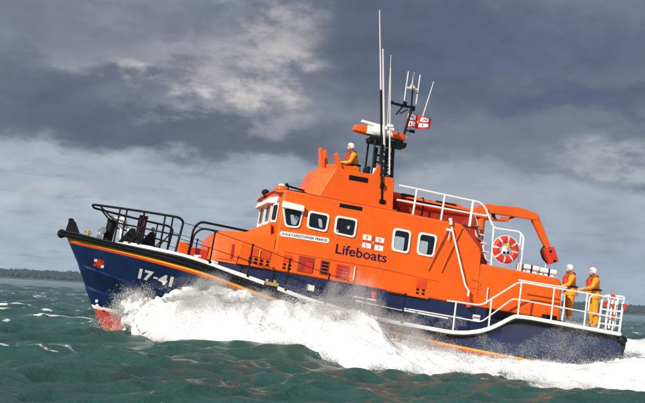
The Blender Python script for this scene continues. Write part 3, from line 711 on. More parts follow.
v = MB(); v.ball((-1.78, 0, 9.33), (.09, .09, .08)); v.tube([(-1.60, 0, 9.27), (-2.0, 0, 9.28)], .035, 7); v.tube([(-1.8, .2, 9.28), (-1.8, -.2, 9.28)], .03, 7); dfh = v.build('direction_finder', M['whip'], mast)
for (xa, za, xb, zb) in ((-1.56, 9.82, -1.58, 8.82), (-1.76, 9.84, -1.76, 9.38), (-1.98, 9.80, -2.0, 8.78)):
    v = MB(); v.tube([(xa, 0, za), (xb, 0, zb)], .022, 6); v.build('finder_rod', M['whip'], dfh)
whip((-2.30, -.2, 8.1), (-2.54, -.2, 9.72), .022, .015); whip((-1.62, -.2, 7.3), (-2.25, -.2, 8.1), .018, .014, name='halyard_spreader')

# ---------------------------------------------------------------- knuckle crane
v = MB(); v.tube([(-4.95, 0, 3.7), (-4.85, 0, 5.55)], .16, 12); v.box((-4.80, 0, 5.62), (.46, .36, .34)); crane = v.build('crane', M['orange'], boat, bevel=.04)
v = MB(); v.loft([[(x_, y_, z_) for y_, z_ in ((-.13, za), (.13, za), (.13, zb), (-.13, zb))] for x_, za, zb in ((-4.55, 5.58, 5.80), (-4.95, 5.66, 5.96), (-5.3, 5.68, 5.98), (-6.1, 5.72, 6.06), (-6.75, 5.74, 5.98), (-6.86, 5.70, 5.92))]); bm_ = v.build('crane_boom', M['orange'], crane, bevel=.03)
v = MB(); v.tube([(-5.0, 0, 5.48), (-5.45, 0, 5.52), (-5.75, 0, 5.56)], .06, 8); v.tube([(-5.7, 0, 5.55), (-6.12, 0, 5.78)], .045, 8); v.box((-5.7, 0, 5.58), (.22, .2, .14)); v.box((-4.98, 0, 5.52), (.16, .2, .2)); v.build('boom_cylinder', M['orange'], crane, bevel=.02)
v = MB(); v.box((-5.28, 0, 5.62), (.06, .2, .22), Matrix.Rotation(R(20), 3, 'Y')); v.build('hose_clamp', M['black'], crane)
v = MB(); d0 = Vector((-6.74, 0, 5.84)); d1 = Vector((-7.38, 0, 4.90)); n_ = Vector((.83, 0, -.56)).normalized()
v.loft([[d0+n_*.14+Vector((0, -.11, 0)), d0+n_*.14+Vector((0, .11, 0)), d0-n_*.12+Vector((0, .11, 0)), d0-n_*.12+Vector((0, -.11, 0))], [d1+n_*.10+Vector((0, -.09, 0)), d1+n_*.10+Vector((0, .09, 0)), d1-n_*.10+Vector((0, .09, 0)), d1-n_*.10+Vector((0, -.09, 0))]])
v.build('crane_jib', M['orange'], crane, bevel=.03)
v = MB(); v.box((-7.50, 0, 4.66), (.36, .30, .52), Matrix.Rotation(R(-28+0), 3, 'Y').inverted()); wn = v.build('winch_head', M['red'], crane, bevel=.03)
v = MB(); v.box((-7.42, .16, 4.80), (.07, .03, .07)); v.box((-7.62, .16, 4.50), (.10, .03, .07)); v.tube(rpoly([(-7.22, .05, 4.95), (-7.12, .05, 4.75), (-7.24, .05, 4.52), (-7.38, .05, 4.42)], .06), .035, 6); v.build('winch_hose', M['black'], wn)
v = MB(); v.tube([(-7.40, 0, 4.42), (-7.34, 0, 3.82)], .012, 5); v.build('lifting_wire', M['white'], wn)

# fore deck fittings that belong to the boat
v = MB(); v.hexa([(8.30, .16, 2.58), (7.86, .2, 2.56), (7.86, -.2, 2.56), (8.30, -.16, 2.58), (8.26, .12, 2.92), (8.06, .12, 2.90), (8.06, -.12, 2.90), (8.26, -.12, 2.92)]); v.ball((8.2, 0, 2.93), (.09, .14, .06)); v.build('stem_head_roller', M['black'], boat, bevel=.02)
v = MB(); v.tube([(7.62, .35, 2.52), (7.62, .35, 2.70)], .05); v.tube([(7.50, .35, 2.62), (7.74, .35, 2.66)], .035); v.build('deck_cleat', M['dirtyyellow'], boat)
v = MB(); v.tube([(7.02, .15, 2.5), (6.98, .15, 3.12)], .15, 10); v.ball((6.98, .15, 3.14), (.16, .16, .1)); wl = v.build('windlass', M['black'], boat)
v = MB(); v.tube([(7.20, .15, 2.60), (7.35, .15, 2.60)], .2, 12); v.tube([(7.2, .45, 2.78), (7.2, -.2, 2.78)], .1, 10); v.build('windlass_drum', M['steel'], wl)
for y_ in (1.0, -.2):
    v = MB(); v.tube([(6.16, y_, 2.4), (6.16, y_, 3.36)], .055, 8); v.tube([(6.02, y_, 2.4), (6.02, y_, 3.36)], .045, 8); v.box((6.09, y_, 3.36), (.26, .12, .08)); bp = v.build('towing_post', M['black'], boat)
    v = MB(); v.tube([(6.08, y_, 3.05), (6.08, y_, 3.27)], .05, 8); v.build('red_lamp', M['red'], bp)
for (x_, y_, tip) in ((6.45, .8, None), (5.86, .6, 1)):
    v = MB(); v.loft([[(x_+a*.30, y_+b2*.2, 2.42) for a, b2 in ((1, 1), (-1, 1), (-1, -1), (1, -1))], [(x_-.12+a*.07, y_+b2*.07, 2.98) for a, b2 in ((1, 1), (-1, 1), (-1, -1), (1, -1))]]); vc = v.build('vent_cowl', M['black'], boat, bevel=.03)
    if tip: v = MB(); v.tube([(x_-.12, y_, 2.95), (x_-.12, y_, 3.12)], .06); v.build('cowl_cap', M['dirtyyellow'], vc)
v = MB(); v.box((6.1, 1.1, 2.46), (.9, .6, .12)); v.build('hatch_coaming', M['white'], boat, bevel=.03)
v = MB(); v.box((4.78, 1.15, 2.56), (.30, .5, .50)); v.build('deck_locker', M['orange'], boat, bevel=.03)
v = MB(); v.box((4.32, 1.25, 2.50), (.60, .6, .40)); v.build('deck_locker', M['red'], boat, bevel=.03, label='red locker on the fore deck')
v = MB(); v.tube([(4.42, 2.45, 2.22), (4.42, 2.4, 2.42)], .04); v.tube([(4.52, 2.4, 2.42), (4.32, 2.4, 2.44)], .035); v.build('deck_cleat', M['white'], boat)
v = MB(); v.tube([(3.95, 2.5, 2.12), (3.95, 2.45, 2.32)], .04); v.tube([(3.80, 2.45, 2.33), (4.05, 2.45, 2.36)], .035); v.build('deck_cleat', M['white'], boat)

# ------------------------------------------------------------------ things carried on board
# anchor
B0 = (6.72, .55, 2.50)
an = onboat('anchor', B0, 'white plough anchor propped beside the windlass on the bow', 'anchor')
v = MB(); v.tube(rpoly([(7.02, .55, 3.18), (6.75, .55, 3.20), (6.50, .55, 3.0), (6.30, .55, 2.62)], .15), [.05]*12+[.06]*2, 8); v.tube([(7.02, .45, 3.2), (7.02, .65, 3.2)], .06); v.build('shank', M['white'], an, B0)
v = MB(); v.loft([[(6.46, .30, 2.56), (6.46, .55, 2.76), (6.46, .80, 2.56)], [(6.20, .38, 2.54), (6.20, .55, 2.68), (6.20, .72, 2.54)], [(5.98, .53, 2.50), (5.98, .55, 2.54), (5.98, .57, 2.50)]]); v.build('fluke', M['white'], an, B0)
v = MB(); v.ball((6.68, .62, 3.12), (.14, .1, .15)); v.tube([(6.68, .62, 3.0), (6.6, .6, 2.55)], .06); v.build('canvas_wrap', M['white'], an, B0)
# daughter inflatable on the cabin top
B0 = (-2.8, 0, 4.98)
yb_ = onboat('inflatable_boat', B0, 'orange inflatable dinghy stowed behind white rails on the cabin top', 'inflatable boat')
def bs_tube(z, off, r):
    pts = [(-4.25, off, z), (-3.2, off, z), (-2.2, off*.98, z+.02), (-1.75, off*.75, z+.08), (-1.55, off*.3, z+.12), (-1.52, 0, z+.13)]
    p2 = rpoly(pts, .3, 4); return p2 + [Vector((p.x, -p.y, p.z)) for p in p2[::-1][1:]]
v = MB(); v.tube(bs_tube(5.44, .80, .25), .15, 14); v.build('buoyancy_tube', M['hypalon'], yb_, B0, angle=60)
v = MB(); v.hexa([(-4.2, .80, 4.98), (-1.95, .62, 5.0), (-1.95, -.62, 5.0), (-4.2, -.80, 4.98), (-4.2, .90, 5.40), (-1.62, .70, 5.42), (-1.62, -.70, 5.42), (-4.2, -.90, 5.40)]); v.build('hull_bottom', M['darkred'], yb_, B0, bevel=.05)  # dark red paints in the shade under the tube
v = MB(); v.tube(rpoly([(-4.2, .965, 5.44), (-3.2, .965, 5.46), (-2.3, .95, 5.47), (-1.8, .76, 5.50)], .2), .035, 6); v.build('grab_line', M['black'], yb_, B0)
v = MB(); v.box((-3.3, .78, 5.60), (.7, .2, .06)); v.box((-2.0, .78, 5.61), (.45, .2, .07)); v.box((-2.75, .5, 5.58), (.3, .3, .1)); build_each(v, 'tube_patch', M['black'], yb_, B0, bevel=.02)
v = MB(); v.tube([(-3.7, .0, 5.2), (-3.78, 0, 5.62)], .16, 10); eng = v.build('outboard_engine', M['black'], yb_, B0)
v = MB(); v.hexa([(-3.62, .18, 5.60), (-4.15, .18, 5.60), (-4.15, -.18, 5.60), (-3.62, -.18, 5.60), (-3.72, .14, 5.78), (-4.1, .14, 5.74), (-4.1, -.14, 5.74), (-3.72, -.14, 5.78)]); v.build('engine_cowl', M['hypalon'], eng, B0, bevel=.05)
v = MB(); v.tube([(-2.5, .97, 5.0), (-2.5, .98, 5.45), (-2.52, .80, 5.62), (-2.55, 0, 5.66), (-2.55, -.8, 5.62)], .03, 6); v.build('tie_down', M['black'], yb_, B0)
v = MB(); v.box((-3.78, .5, 5.46), (.32, .35, .24)); v.tube([(-3.2, .7, 5.48), (-4.05, .6, 5.56)], .05); v.build('lashing', M['black'], yb_, B0, bevel=.04)
# life ring
B0 = (-5.15, 1.82, 4.02)
lr = onboat('life_ring', B0, 'red life ring with white bands hung on the rail under the crane', 'life ring')
cx, cz, ry_ = -5.15, 4.38, 1.82
segs = 96; v = MB(); rings = []
Rm, rm = .315, .115
for i in range(segs):
    a = 2*math.pi*i/segs; rings.append([(cx+math.cos(a)*(Rm+rm*math.cos(b_)), ry_+.8*rm*math.sin(b_), cz+math.sin(a)*(Rm+rm*math.cos(b_))) for b_ in [2*math.pi*k/14 for k in range(14)]])
rings.append(rings[0]); v.loft(rings, cap=False)
for k, f_ in enumerate(v.f):
    v.m[k] = 1 if ((k//14) % 12) < 2 else 0
v.build('ring_body', [M['red'], M['white']], lr, B0, angle=60)
v = MB(); v.tube([(cx+math.cos(a)*(Rm+rm+.02), ry_, cz+math.sin(a)*(Rm+rm+.02)) for a in [2*math.pi*k/40 for k in range(40)]], .014, 5, closed=True); v.build('grab_line', M['white'], lr, B0)
v = MB(); v.box((cx, ry_-.02, cz-.02), (.26, .07, .30)); v.tube([(cx, ry_, cz-.1), (cx, ry_, cz+.12)], .09); v.build('ring_light_holder', M['white'], lr, B0, bevel=.03)
v = MB(); v.tube([(cx-.01, ry_+.09, cz+.04), (cx-.02, ry_+.09, cz+.21)], .045, 8); v.build('ring_light', M['yellow'], lr, B0)
v = MB(); v.box((cx+.06, ry_+.06, cz-.1), (.06, .05, .07)); v.box((cx-.07, ry_+.06, cz-.08), (.06, .05, .07)); build_each(v, 'strap', M['black'], lr, B0)
# life-raft canisters: build one, copy it with its parts
def raft(base):
    r_ = onboat('liferaft_canister', base, 'white life-raft canister with blue strap nearer the life ring', 'life raft', 'white life-raft canisters on the aft deckhouse')
    for z0, z1 in ((.0, .16), (.18, .34)):
        v = MB(); v.box((0, 0, (z0+z1)/2), (.58, .62, z1-z0)); v.build('canister_shell', M['white'], r_, bevel=.045, bseg=3)
    v = MB(); v.box((-.0, 0, .17), (.085, .635, .352)); v.build('strap', M['navy'], r_, bevel=.03)
    v = MB(); v.box((0, 0, -.03), (.5, .5, .08)); v.build('cradle', M['black'], r_)
    v = MB(); v.box((.2, .318, .145), (.04, .02, .05)); v.box((-.2, .318, .145), (.04, .02, .05)); build_each(v, 'latch', M['steel'], r_)
    return r_
r1 = raft((-6.18, 1.35, 3.735))
r2 = r1.copy(); COL.objects.link(r2); r2.matrix_world = BOAT @ Matrix.Translation((-6.79, 1.35, 3.725)); r2['label'] = 'white life-raft canister with blue strap beneath the crane hook'
for ch in list(r1.children):
    c2 = ch.copy(); COL.objects.link(c2); c2.parent = r2
# flag
B0 = (-1.78, 0, 7.9)
fl = onboat('flag', B0, 'red and white flag with R N L I letters flying from the staff', 'flag')
def fpt(u, v_, off=0.):
    x_ = -1.74-.05*v_-.85*u+.06*(1-v_)*0; z_ = 7.90+.52*v_+(.03*math.sin(6*u)+.02*u)*(1) - .10*u*(1-v_)*0
    z_ += .16*u*(1-v_)
    y_ = .07*math.sin(u*9+v_*1.5)*min(1, u*3)
    dy = .07*9*math.cos(u*9+v_*1.5)*min(1, u*3)
    n_ = Vector((dy/.82, 1, 0)).normalized()
    p = Vector((x_, y_, z_)) + n_*off; return p
def fpatch(u0, u1, v0, v1, off, nu=10, nv=4):
    q = MB()
    for o_ in ((off, -off) if off else (0.,)):
        q.loft([[fpt(u0+(u1-u0)*i/nu, v0+(v1-v0)*j/nv, o_) for j in range(nv+1)] for i in range(nu+1)], closed=False)
    return q
cl = fpatch(0, 1, 0, 1, 0, 24, 8).build('flag_cloth', M['cloth_red'], fl, B0)
for (u0, u1, v0, v1, ch) in ((.03, .37, .58, .95, 'R'), (.55, .86, .60, .93, 'N'), (.03, .39, .12, .46, 'L'), (.55, .90, .16, .46, 'I')):
    pt = fpatch(u0, u1, v0, v1, .004).build('flag_quarter', M['cloth_white'], cl, B0)
    um = (u0+u1)/2; vm = (v0+v1)/2
    place_text('flag_letter', ch, (.11 if ch != 'I' else .03, .2), lambda u, v_, um=um, vm=vm: fpt(um-.055+u, vm-.1*1.0+v_*1.0, .008), M['navytext'], cl, bold=.02, base=B0, subdiv=1)
fpatch(.43, .50, .42, .62, .006, 3, 3).build('flag_crown', M['yellow'], cl, B0)
v = MB(); v.tube([(-1.80, 0, 8.44), (-1.80, 0, 7.88)], .012, 5); v.build('hoist_rope', M['white'], fl, B0)

# ------------------------------------------------------------------ people
def skin_body(chains, radii, fixed_levels=2):
    """chains: list of lists of joint names; radii/pos dict: name->(pos,(rx,ry))"""
    bm = bmesh.new(); lay = bm.verts.layers.skin.verify(); ids = {}
    for nme, (p, r_) in radii.items():
        vv = bm.verts.new(p); vv[lay].radius = r_ if isinstance(r_, tuple) else (r_, r_); vv[lay].use_root = (nme == 'pelvis'); ids[nme] = vv
    for ch in chains:
        for a, b2 in zip(ch, ch[1:]):
            try: bm.edges.new((ids[a], ids[b2]))
            except ValueError: pass
    me = bpy.data.meshes.new('body'); bm.to_mesh(me); bm.free()
    o = bpy.data.objects.new('body', me); COL.objects.link(o)
    o.modifiers.new('skin', 'SKIN').use_smooth_shade = True
    s_ = o.modifiers.new('sub', 'SUBSURF'); s_.levels = s_.render_levels = fixed_levels
    dg = bpy.context.evaluated_depsgraph_get(); dg.update()
    out = bpy.data.meshes.new_from_object(o.evaluated_get(dg))
    bpy.data.objects.remove(o); return out

def head_mesh(c, turn=0.):
    """egg-shaped head with brow, nose, lips, chin and ears; x is the facing direction"""
    b = MB(); nu, nv = 28, 20; rings = []
    for i in range(nv+1):
        th = math.pi*i/nv; ring = []
        for j in range(nu):
            ph = 2*math.pi*j/nu
            x_ = math.sin(th)*math.cos(ph); y_ = math.sin(th)*math.sin(ph); z_ = math.cos(th)
            X, Y, Z = x_*.098, y_*.076, z_*.125
            if z_ < 0: Y *= 1-.28*(-z_)**1.2; X *= 1-.12*(-z_); X += .012*(-z_)
            f = max(0, x_)
            face = f**3*math.exp(-(y_/.16)**2)
            X += face*(.026*math.exp(-((z_+.18)/.16)**2) + .010*math.exp(-((z_+.55)/.08)**2) + .014*math.exp(-((z_+.85)/.14)**2))
            for s in (1, -1): X -= f**2*.012*math.exp(-((y_-s*.36)/.16)**2-((z_-.06)/.12)**2); Y += s*.014*math.exp(-((x_)/.18)**2-((z_+.05)/.22)**2)*(1 if s*y_ > 0 else 0)
            ring.append((X, Y, Z))
        rings.append(ring)
    b.loft(rings)
    Rz = Matrix.Rotation(turn, 3, 'Z')
    b.v = [tuple(Vector(c)+Rz @ Vector(p)) for p in b.v]
    return b

def person(world, pose, label, suit=M['suit'], seated=False, turn=0., boots=M['white']):
    P = dict(
        pelvis=((0, 0, .96), (.15, .15)), belly=((0, 0, 1.10), (.175, .17)), chest=((.0, 0, 1.28), (.185, .165)), collar=((-.005, 0, 1.43), (.12, .10)), neck=((.0, 0, 1.50), .062), skull=((.02, 0, 1.58), .055))
    for s, n_ in ((1, 'l'), (-1, 'r')):
        A = pose['arm_'+n_]
        P['hip'+n_] = ((0, s*.10, .90), (.13, .12)); P['knee'+n_] = (pose.get('knee_'+n_, (.03, s*.12, .50)), .10); P['calf'+n_] = (pose.get('calf_'+n_, (.0, s*.125, .32)), .098); P['ankle'+n_] = (pose.get('ankle_'+n_, (-.02, s*.13, .10)), .080)
        P['heel'+n_] = (tuple(np.array(P['ankle'+n_][0])+np.array((.05, 0, -.05))), .052); P['toe'+n_] = (tuple(np.array(P['ankle'+n_][0])+np.array((.19, s*.02, -.065))), .038)
        P['shoulder'+n_] = ((-.0, s*.185, 1.40), (.09, .085)); P['elbow'+n_] = (A[0], .076); P['wrist'+n_] = (A[1], .050)
        w = Vector(A[1]); e = Vector(A[0]); d = (w-e).normalized(); side = d.cross(Vector((0, 0, 1)))
        side = side.normalized() if side.length > .05 else Vector((0, 1, 0)); nrm = side.cross(d)
        P['palm'+n_] = (tuple(w+d*.07), (.034, .022)); P['knuck'+n_] = (tuple(w+d*.105), (.030, .016))
        for k in range(4):
            o_ = side*(.026-.0175*k); L_ = (.072, .080, .074, .058)[k]
            b0 = w+d*.108+o_; b1 = b0+d*L_*.5-nrm*.012; b2 = b1+d*L_*.28-nrm*L_*.42
            P[f'f{k}a{n_}'] = (tuple(b0), .0095); P[f'f{k}b{n_}'] = (tuple(b1), .0088); P[f'f{k}c{n_}'] = (tuple(b2), .0075)
        t0 = w+d*.045+side*.036; t1 = t0+d*.04+side*.022-nrm*.012
        P['ta'+n_] = (tuple(t0), .0115); P['tb'+n_] = (tuple(t1), .009)
    if 'lean' in pose:
        lx = pose['lean']
        for k in list(P):
            z = P[k][0][2]
            if k[:-1] in ('shoulder',) or k in ('belly', 'chest', 'collar', 'neck', 'skull'):
                p = P[k][0]; P[k] = ((p[0]+lx*(z-.96), p[1], p[2]), P[k][1])
    ch = [['pelvis', 'belly', 'chest', 'collar', 'neck', 'skull']]
    for n_ in 'lr':
        ch += [['pelvis', 'hip'+n_, 'knee'+n_, 'calf'+n_, 'ankle'+n_, 'heel'+n_, 'toe'+n_], ['collar', 'shoulder'+n_, 'elbow'+n_, 'wrist'+n_, 'palm'+n_, 'knuck'+n_], ['palm'+n_, 'ta'+n_, 'tb'+n_]]
        for k in range(4): ch.append(['knuck'+n_, f'f{k}a{n_}', f'f{k}b{n_}', f'f{k}c{n_}'])
    me = skin_body(ch, P)
    hc = Vector(P['skull'][0])+Vector((.02, 0, .06))
    hb = head_mesh(hc, turn)
    bm = bmesh.new(); bm.from_mesh(me)
    vs_ = [bm.verts.new(p) for p in hb.v]
    hf = set()
    for f_ in hb.f:
        try: fc = bm.faces.new([vs_[i] for i in f_]); hf.add(fc)
        except ValueError: pass
    bmesh.ops.recalc_face_normals(bm, faces=bm.faces)
    wr = {n_: Vector(P['wrist'+n_][0]) for n_ in 'lr'}; el = {n_: Vector(P['elbow'+n_][0]) for n_ in 'lr'}
    for f_ in bm.faces:
        f_.smooth = True; c_ = f_.calc_center_median(); k = 0
        if f_ in hf: k = 1
        elif c_.z > P['neck'][0][2]: k = 1
        elif c_.z < .20: k = 2
        for n_ in 'lr':
            d = (wr[n_]-el[n_]).normalized()
            if (c_-wr[n_]).dot(d) > .02 and (c_-wr[n_]).length < .30: k = 1
        f_.material_index = k
    for mm in (suit, M['skin'], boots): me.materials.append(mm)
    bm.to_mesh(me); bm.free(); me.name = 'person'
    o = bpy.data.objects.new('person', me); COL.objects.link(o); o.matrix_world = world; o['label'] = label; o['category'] = 'person'
    # helmet: shell with an open face
    h = MB(); nu, nv = 28, 14; Rz = Matrix.Rotation(turn, 3, 'Z'); rings = []
    for i in range(nv+1):
        t = i/nv; ring = []
        for j in range(nu):
            ph = 2*math.pi*j/nu; fr = max(0, math.cos(ph))
            thmax = 2.15 - 1.05*min(1, (fr*1.55))**1.5 if fr > 0 else 2.15
            th = .02+t*(thmax-.02)
            ring.append(tuple(hc+Vector((0, 0, .018))+Rz @ Vector((.128*math.sin(th)*math.cos(ph)-.008, .112*math.sin(th)*math.sin(ph), .128*math.cos(th)))))
        rings.append(ring)
    h.loft(rings, cap=False); ho = h.build('helmet', M['helmet'], o, angle=60)
    sd = ho.modifiers.new('solid', 'SOLIDIFY'); sd.thickness = .014
    v = MB(); Rv = Rz
    v.tube([tuple(hc+Rv @ Vector((.075*math.cos(a)+.02, .088*math.sin(a), -.02-.095*math.cos(a*.5)**2))) for a in np.linspace(-1.7, 1.7, 14)], .010, 6); v.build('chin_strap', M['black'], ho)
    # collar hood and life jacket
    lx = pose.get('lean', 0)
    def at(x_, y_, z_): return (x_+lx*(z_-.96), y_, z_)
    v = MB(); v.tube([at(.085*math.cos(a)-.02, .10*math.sin(a), 1.505+.015*math.cos(a+math.pi)) for a in np.linspace(0, 2*math.pi, 20)[:-1]], .032, 8, closed=True); v.build('collar', M['black'], o)
    v = MB()
    for s in (1, -1):
        v.loft([[at(.10, s*.03, z_), at(.225, s*.035, z_), at(.235, s*.085, z_), at(.19, s*.125, z_), at(.10, s*.125, z_)] for z_, k in ((1.12, 0), (1.18, 0), (1.30, 0), (1.38, 0))])
        v.tube([at(.18, s*.08, 1.38), at(.10, s*.105, 1.47), at(-.02, s*.115, 1.50), at(-.12, s*.06, 1.48)], .036, 8)
    v.build('lifejacket', M['jacket'], o, bevel=.02)
    hm = MB(); rings = []
    for z_, r_ in ((1.14, .175), (1.05, .205), (.95, .215), (.84, .225), (.835, .20), (.95, .18)):
        rings.append([at(r_*.95*math.cos(a)*(1+.05*math.sin(5*a+z_*9)), r_*math.sin(a)*(1+.05*math.cos(4*a+z_*7)), z_) for a in np.linspace(0, 2*math.pi, 25)[:-1]])
    hm.loft(rings, cap=False); hm.build('jacket_hem', suit, o, angle=70)
    v = MB(); v.tube([at(.215*math.cos(a), .215*math.sin(a), 1.10) for a in np.linspace(0, 2*math.pi, 24)[:-1]], .024, 6, closed=True); v.build('belt', M['black'], o)
    return o
def standing(local, yaw_off=0., lean_roll=0.):
    p = BOAT @ Vector(local)
    yaw = math.atan2(FH[1], FH[0])+yaw_off
    return Matrix.Translation(p) @ Matrix.Rotation(yaw, 4, 'Z') @ Matrix.Rotation(lean_roll, 4, 'Y') @ Matrix.Scale(1.06, 4)
p1 = person(standing((-7.93, 1.25, 2.50), -.1), dict(arm_l=((.16, .27, 1.14), (.36, .16, 1.10)), arm_r=((.14, -.27, 1.13), (.36, -.10, 1.12)), knee_l=(.06, .12, .50), ankle_l=(.06, .13, .10), calf_l=(.06, .125, .3), lean=.03),
       'crew member in yellow oilskins and white helmet with arms folded forward, beside the orange deckhouse', boots=M['white'])
p2 = person(standing((-8.52, 1.75, 2.50), -.05), dict(arm_l=((.22, .30, 1.16), (.50, .34, 1.10)), arm_r=((.10, -.30, 1.12), (.34, -.18, 1.10)), lean=.06),
       'crew member in yellow oilskins and white helmet reaching a hand to the stern rail', boots=M['suit'])
p3 = person(standing((-.32, .35, 5.13), .0), dict(arm_l=((.20, .26, 1.14), (.46, .18, 1.12)), arm_r=((.20, -.26, 1.14), (.46, -.18, 1.12)), lean=.16),
       'helmsman in white helmet steering from the open flying bridge', turn=.0)

# ------------------------------------------------------------------ noise helpers (numpy)
def hash3(ix, iy, iz):
    h = (ix*374761393 + iy*668265263 + iz*2147483647*3 + 1013904223) & 0xffffffff
    h = ((h ^ (h >> 13))*1274126177) & 0xffffffff
    return ((h ^ (h >> 16)) & 0xffff)/65535.0
def vnoise(x, y, z=0.):
    x = np.asarray(x, float); y = np.asarray(y, float); z = np.zeros_like(x)+z
    ix = np.floor(x).astype(np.int64); iy = np.floor(y).astype(np.int64); iz = np.floor(z).astype(np.int64)
    fx, fy, fz = x-ix, y-iy, z-iz
    fx, fy, fz = [f*f*f*(f*(f*6-15)+10) for f in (fx, fy, fz)]
    r = 0
    for a in (0, 1):
        for b2 in (0, 1):
            for c_ in (0, 1):
                r = r + hash3(ix+a, iy+b2, iz+c_)*(fx if a else 1-fx)*(fy if b2 else 1-fy)*(fz if c_ else 1-fz)
    return r
def fbm(x, y, z=0., oct=4, gain=.5):
    s = 0; a = 1; t = 0
    for k in range(oct):
        s = s+a*vnoise(np.asarray(x)*2**k+17.3*k, np.asarray(y)*2**k-9.1*k, np.asarray(z)*2**k+5.7*k); t += a; a *= gain
    return s/t

# ------------------------------------------------------------------ sea surface
WV = []
r2 = np.random.default_rng(5)
for lam0, lam1, n, amp in ((9, 22, 10, .046), (3.5, 9, 18, .026), (1.4, 3.5, 34, .0180), (.6, 1.4, 40, .0092), (.26, .6, 44, .0036)):
    for i in range(n):
        lam = lam0*(lam1/lam0)**r2.random(); th = R(-75)+r2.normal(0, .55); WV.append((lam, th, amp*(.6+.8*r2.random())*(lam/((lam0*lam1)**.5))**.8, r2.random()*6.283))
def to_fp(x, y): return x*FH[0]+y*FH[1], x*PH[0]+y*PH[1]
def gauss(a, s): return np.exp(-(a/s)**2)
def sea_base(x, y, step):
    """displacement (dx,dy,dz) and crest measure; wave components too short for the local step are left out"""
    dx = np.zeros_like(x); dy = np.zeros_like(x); dz = np.zeros_like(x); cr = np.zeros_like(x)
    for lam, th, A, ph in WV:
        w = np.clip((lam/step-3.)/3., 0, 1)
        k = 2*math.pi/lam; a = k*(math.cos(th)*x+math.sin(th)*y)+ph
        c_, s_ = np.cos(a), np.sin(a)
        dz += w*A*c_; q = .75
        dx -= w*q*A*math.cos(th)*s_; dy -= w*q*A*math.sin(th)*s_
        if lam > 1.2: cr += w*A*k*c_
    xf, yp = to_fp(x, y)
    near = np.exp(-((xf-0)/9)**2-((yp-3)/8)**2)
    dz *= 1-.35*near
    dz += .22*np.exp(-((xf-6.2)/2.4)**2-((yp-.6)/2.2)**2)                      # the bow lifts on a crest
    ridge = 5.4+.25*np.sin(xf*1.1)
    dz += .42*np.exp(-((yp-ridge)/1.05)**2)*np.clip((xf-.4)/1.0, 0, 1)*np.clip((6.2-xf)/3.0, 0, 1)   # bow wave face shed outward
    dz -= .10*np.exp(-((yp-9)/2.0)**2-((xf+1)/4.5)**2)
    return dx, dy, dz, cr
# foam edge (outer limit of the white water) as function of xf; port side
_edge = pchip([6.6, 6.2, 5.6, 4.7, 3.4, 2.4, 1.4, .7, .1, -1, -3, -5, -8, -14, -40], [.3, .7, 1.7, 3.0, 4.1, 4.7, 5.3, 6.4, 7.3, 7.6, 7.7, 9.8, 14., 21., 32.])
def foam_amount(x, y, cr):
    xf, yp = to_fp(x, y); ap = np.abs(yp)
    ed = _edge(xf)
    n = fbm(xf*.9, yp*.9, 1.3, 4)
    n2 = fbm(xf*2.6+40, yp*2.6, 2.2, 4)
    inside = np.clip((ed+1.5*(n-.5)*np.clip((6-xf)/3, .2, 1)-ap)/.45, -1, 1.5)
    wake = np.clip(inside+ (n2-.5)*1.2, 0, 1)*(xf < 6.4)*(xf > -60)*np.clip((xf+45)/25, 0, 1)
    # streaks trailing from the foam edge down the wave face
    str_ = np.clip(1-(ap-ed)/1.4, 0, 1)*(ap > ed-.2)*(xf < 6.2)*(xf > -14)
    n3 = fbm(xf*.8+5, yp*5, 4., 4)
    wake = np.maximum(wake, str_*np.clip((n3-.53)*7, 0, 1)*.8)
    # whitecaps
    wn = fbm(x*.30, y*.16, 7.7, 3); wd = fbm(x*.9+11, y*2.2, 3.1, 4)
    caps = np.clip((cr-.27)*5, 0, 1)*np.clip((wn-.47)*9, 0, 1)*np.clip((wd-.40)*6, 0, 1)*np.clip((np.hypot(x, y+32)-22)/12, 0, 1)*1.3
    # three spilled crests near the camera and some off the bow and stern
    for (cx, cy, lx, ly, s_) in ((-6.6, -9.3, 2.6, .26, 1.), (-5.2, -8.9, .9, .22, 1.), (-4.6, -15.2, .8, .09, .8), (-7, -12.6, 1.6, .14, .6), (-12.4, 25.6, 2.2, .9, 1), (-22, 53, 4, 2.2, 1), (-27, 61, 5, 2.2, 1), (60, 190, 16, 9, 1), (35, 75, 4, 2, .6), (-20, 36, 3, 1.1, .7), (-30, 85, 7, 3, .9), (-44, 120, 8, 5, 1), (25, 40, 2.5, 1.2, .7)):
        g_ = np.exp(-((x-cx)/lx)**2-((y-cy-.18*np.sin(x*1.3))/ly)**2)
        caps = np.maximum(caps, np.clip(g_*1.25*s_-.42+(fbm(x*1.6+3, y*6, 8.8, 4)-.5)*3.4, 0, 1)*np.clip(g_*4-.3, 0, 1))
    return np.clip(np.maximum(wake, caps*.66), 0, 1)
# polar grid, dense near the photographer and in front of him
rr = [4.0]
while rr[-1] < 2400: rr.append(rr[-1]*(1.0031 if rr[-1] < 60 else 1.006 if rr[-1] < 200 else 1.02))
rr = np.array(rr)
th = np.concatenate([np.linspace(-180, -30, 60)[:-1], np.linspace(-30, 30, 760), np.linspace(30, 180, 60)[1:]])
thr = np.radians(th)
CAM = np.array([0.0, -32.2, 1.7])
RR, TT = np.meshgrid(rr, thr, indexing='ij')
X = CAM[0]+RR*np.sin(TT); Y = CAM[1]+RR*np.cos(TT)
step = RR*.0036
dx, dy, dz, cr = sea_base(X.ravel().astype(np.float32), Y.ravel().astype(np.float32), step.ravel().astype(np.float32))
fo = foam_amount(X.ravel(), Y.ravel(), cr)
fade = np.clip(1-(RR.ravel()-500)/1200, 0, 1)
vx = X.ravel()+dx*fade; vy = Y.ravel()+dy*fade; vz = dz*fade + fo*.03*vnoise(X.ravel()*9, Y.ravel()*9)
nr, nt_ = RR.shape
idx = np.arange(nr*nt_).reshape(nr, nt_)
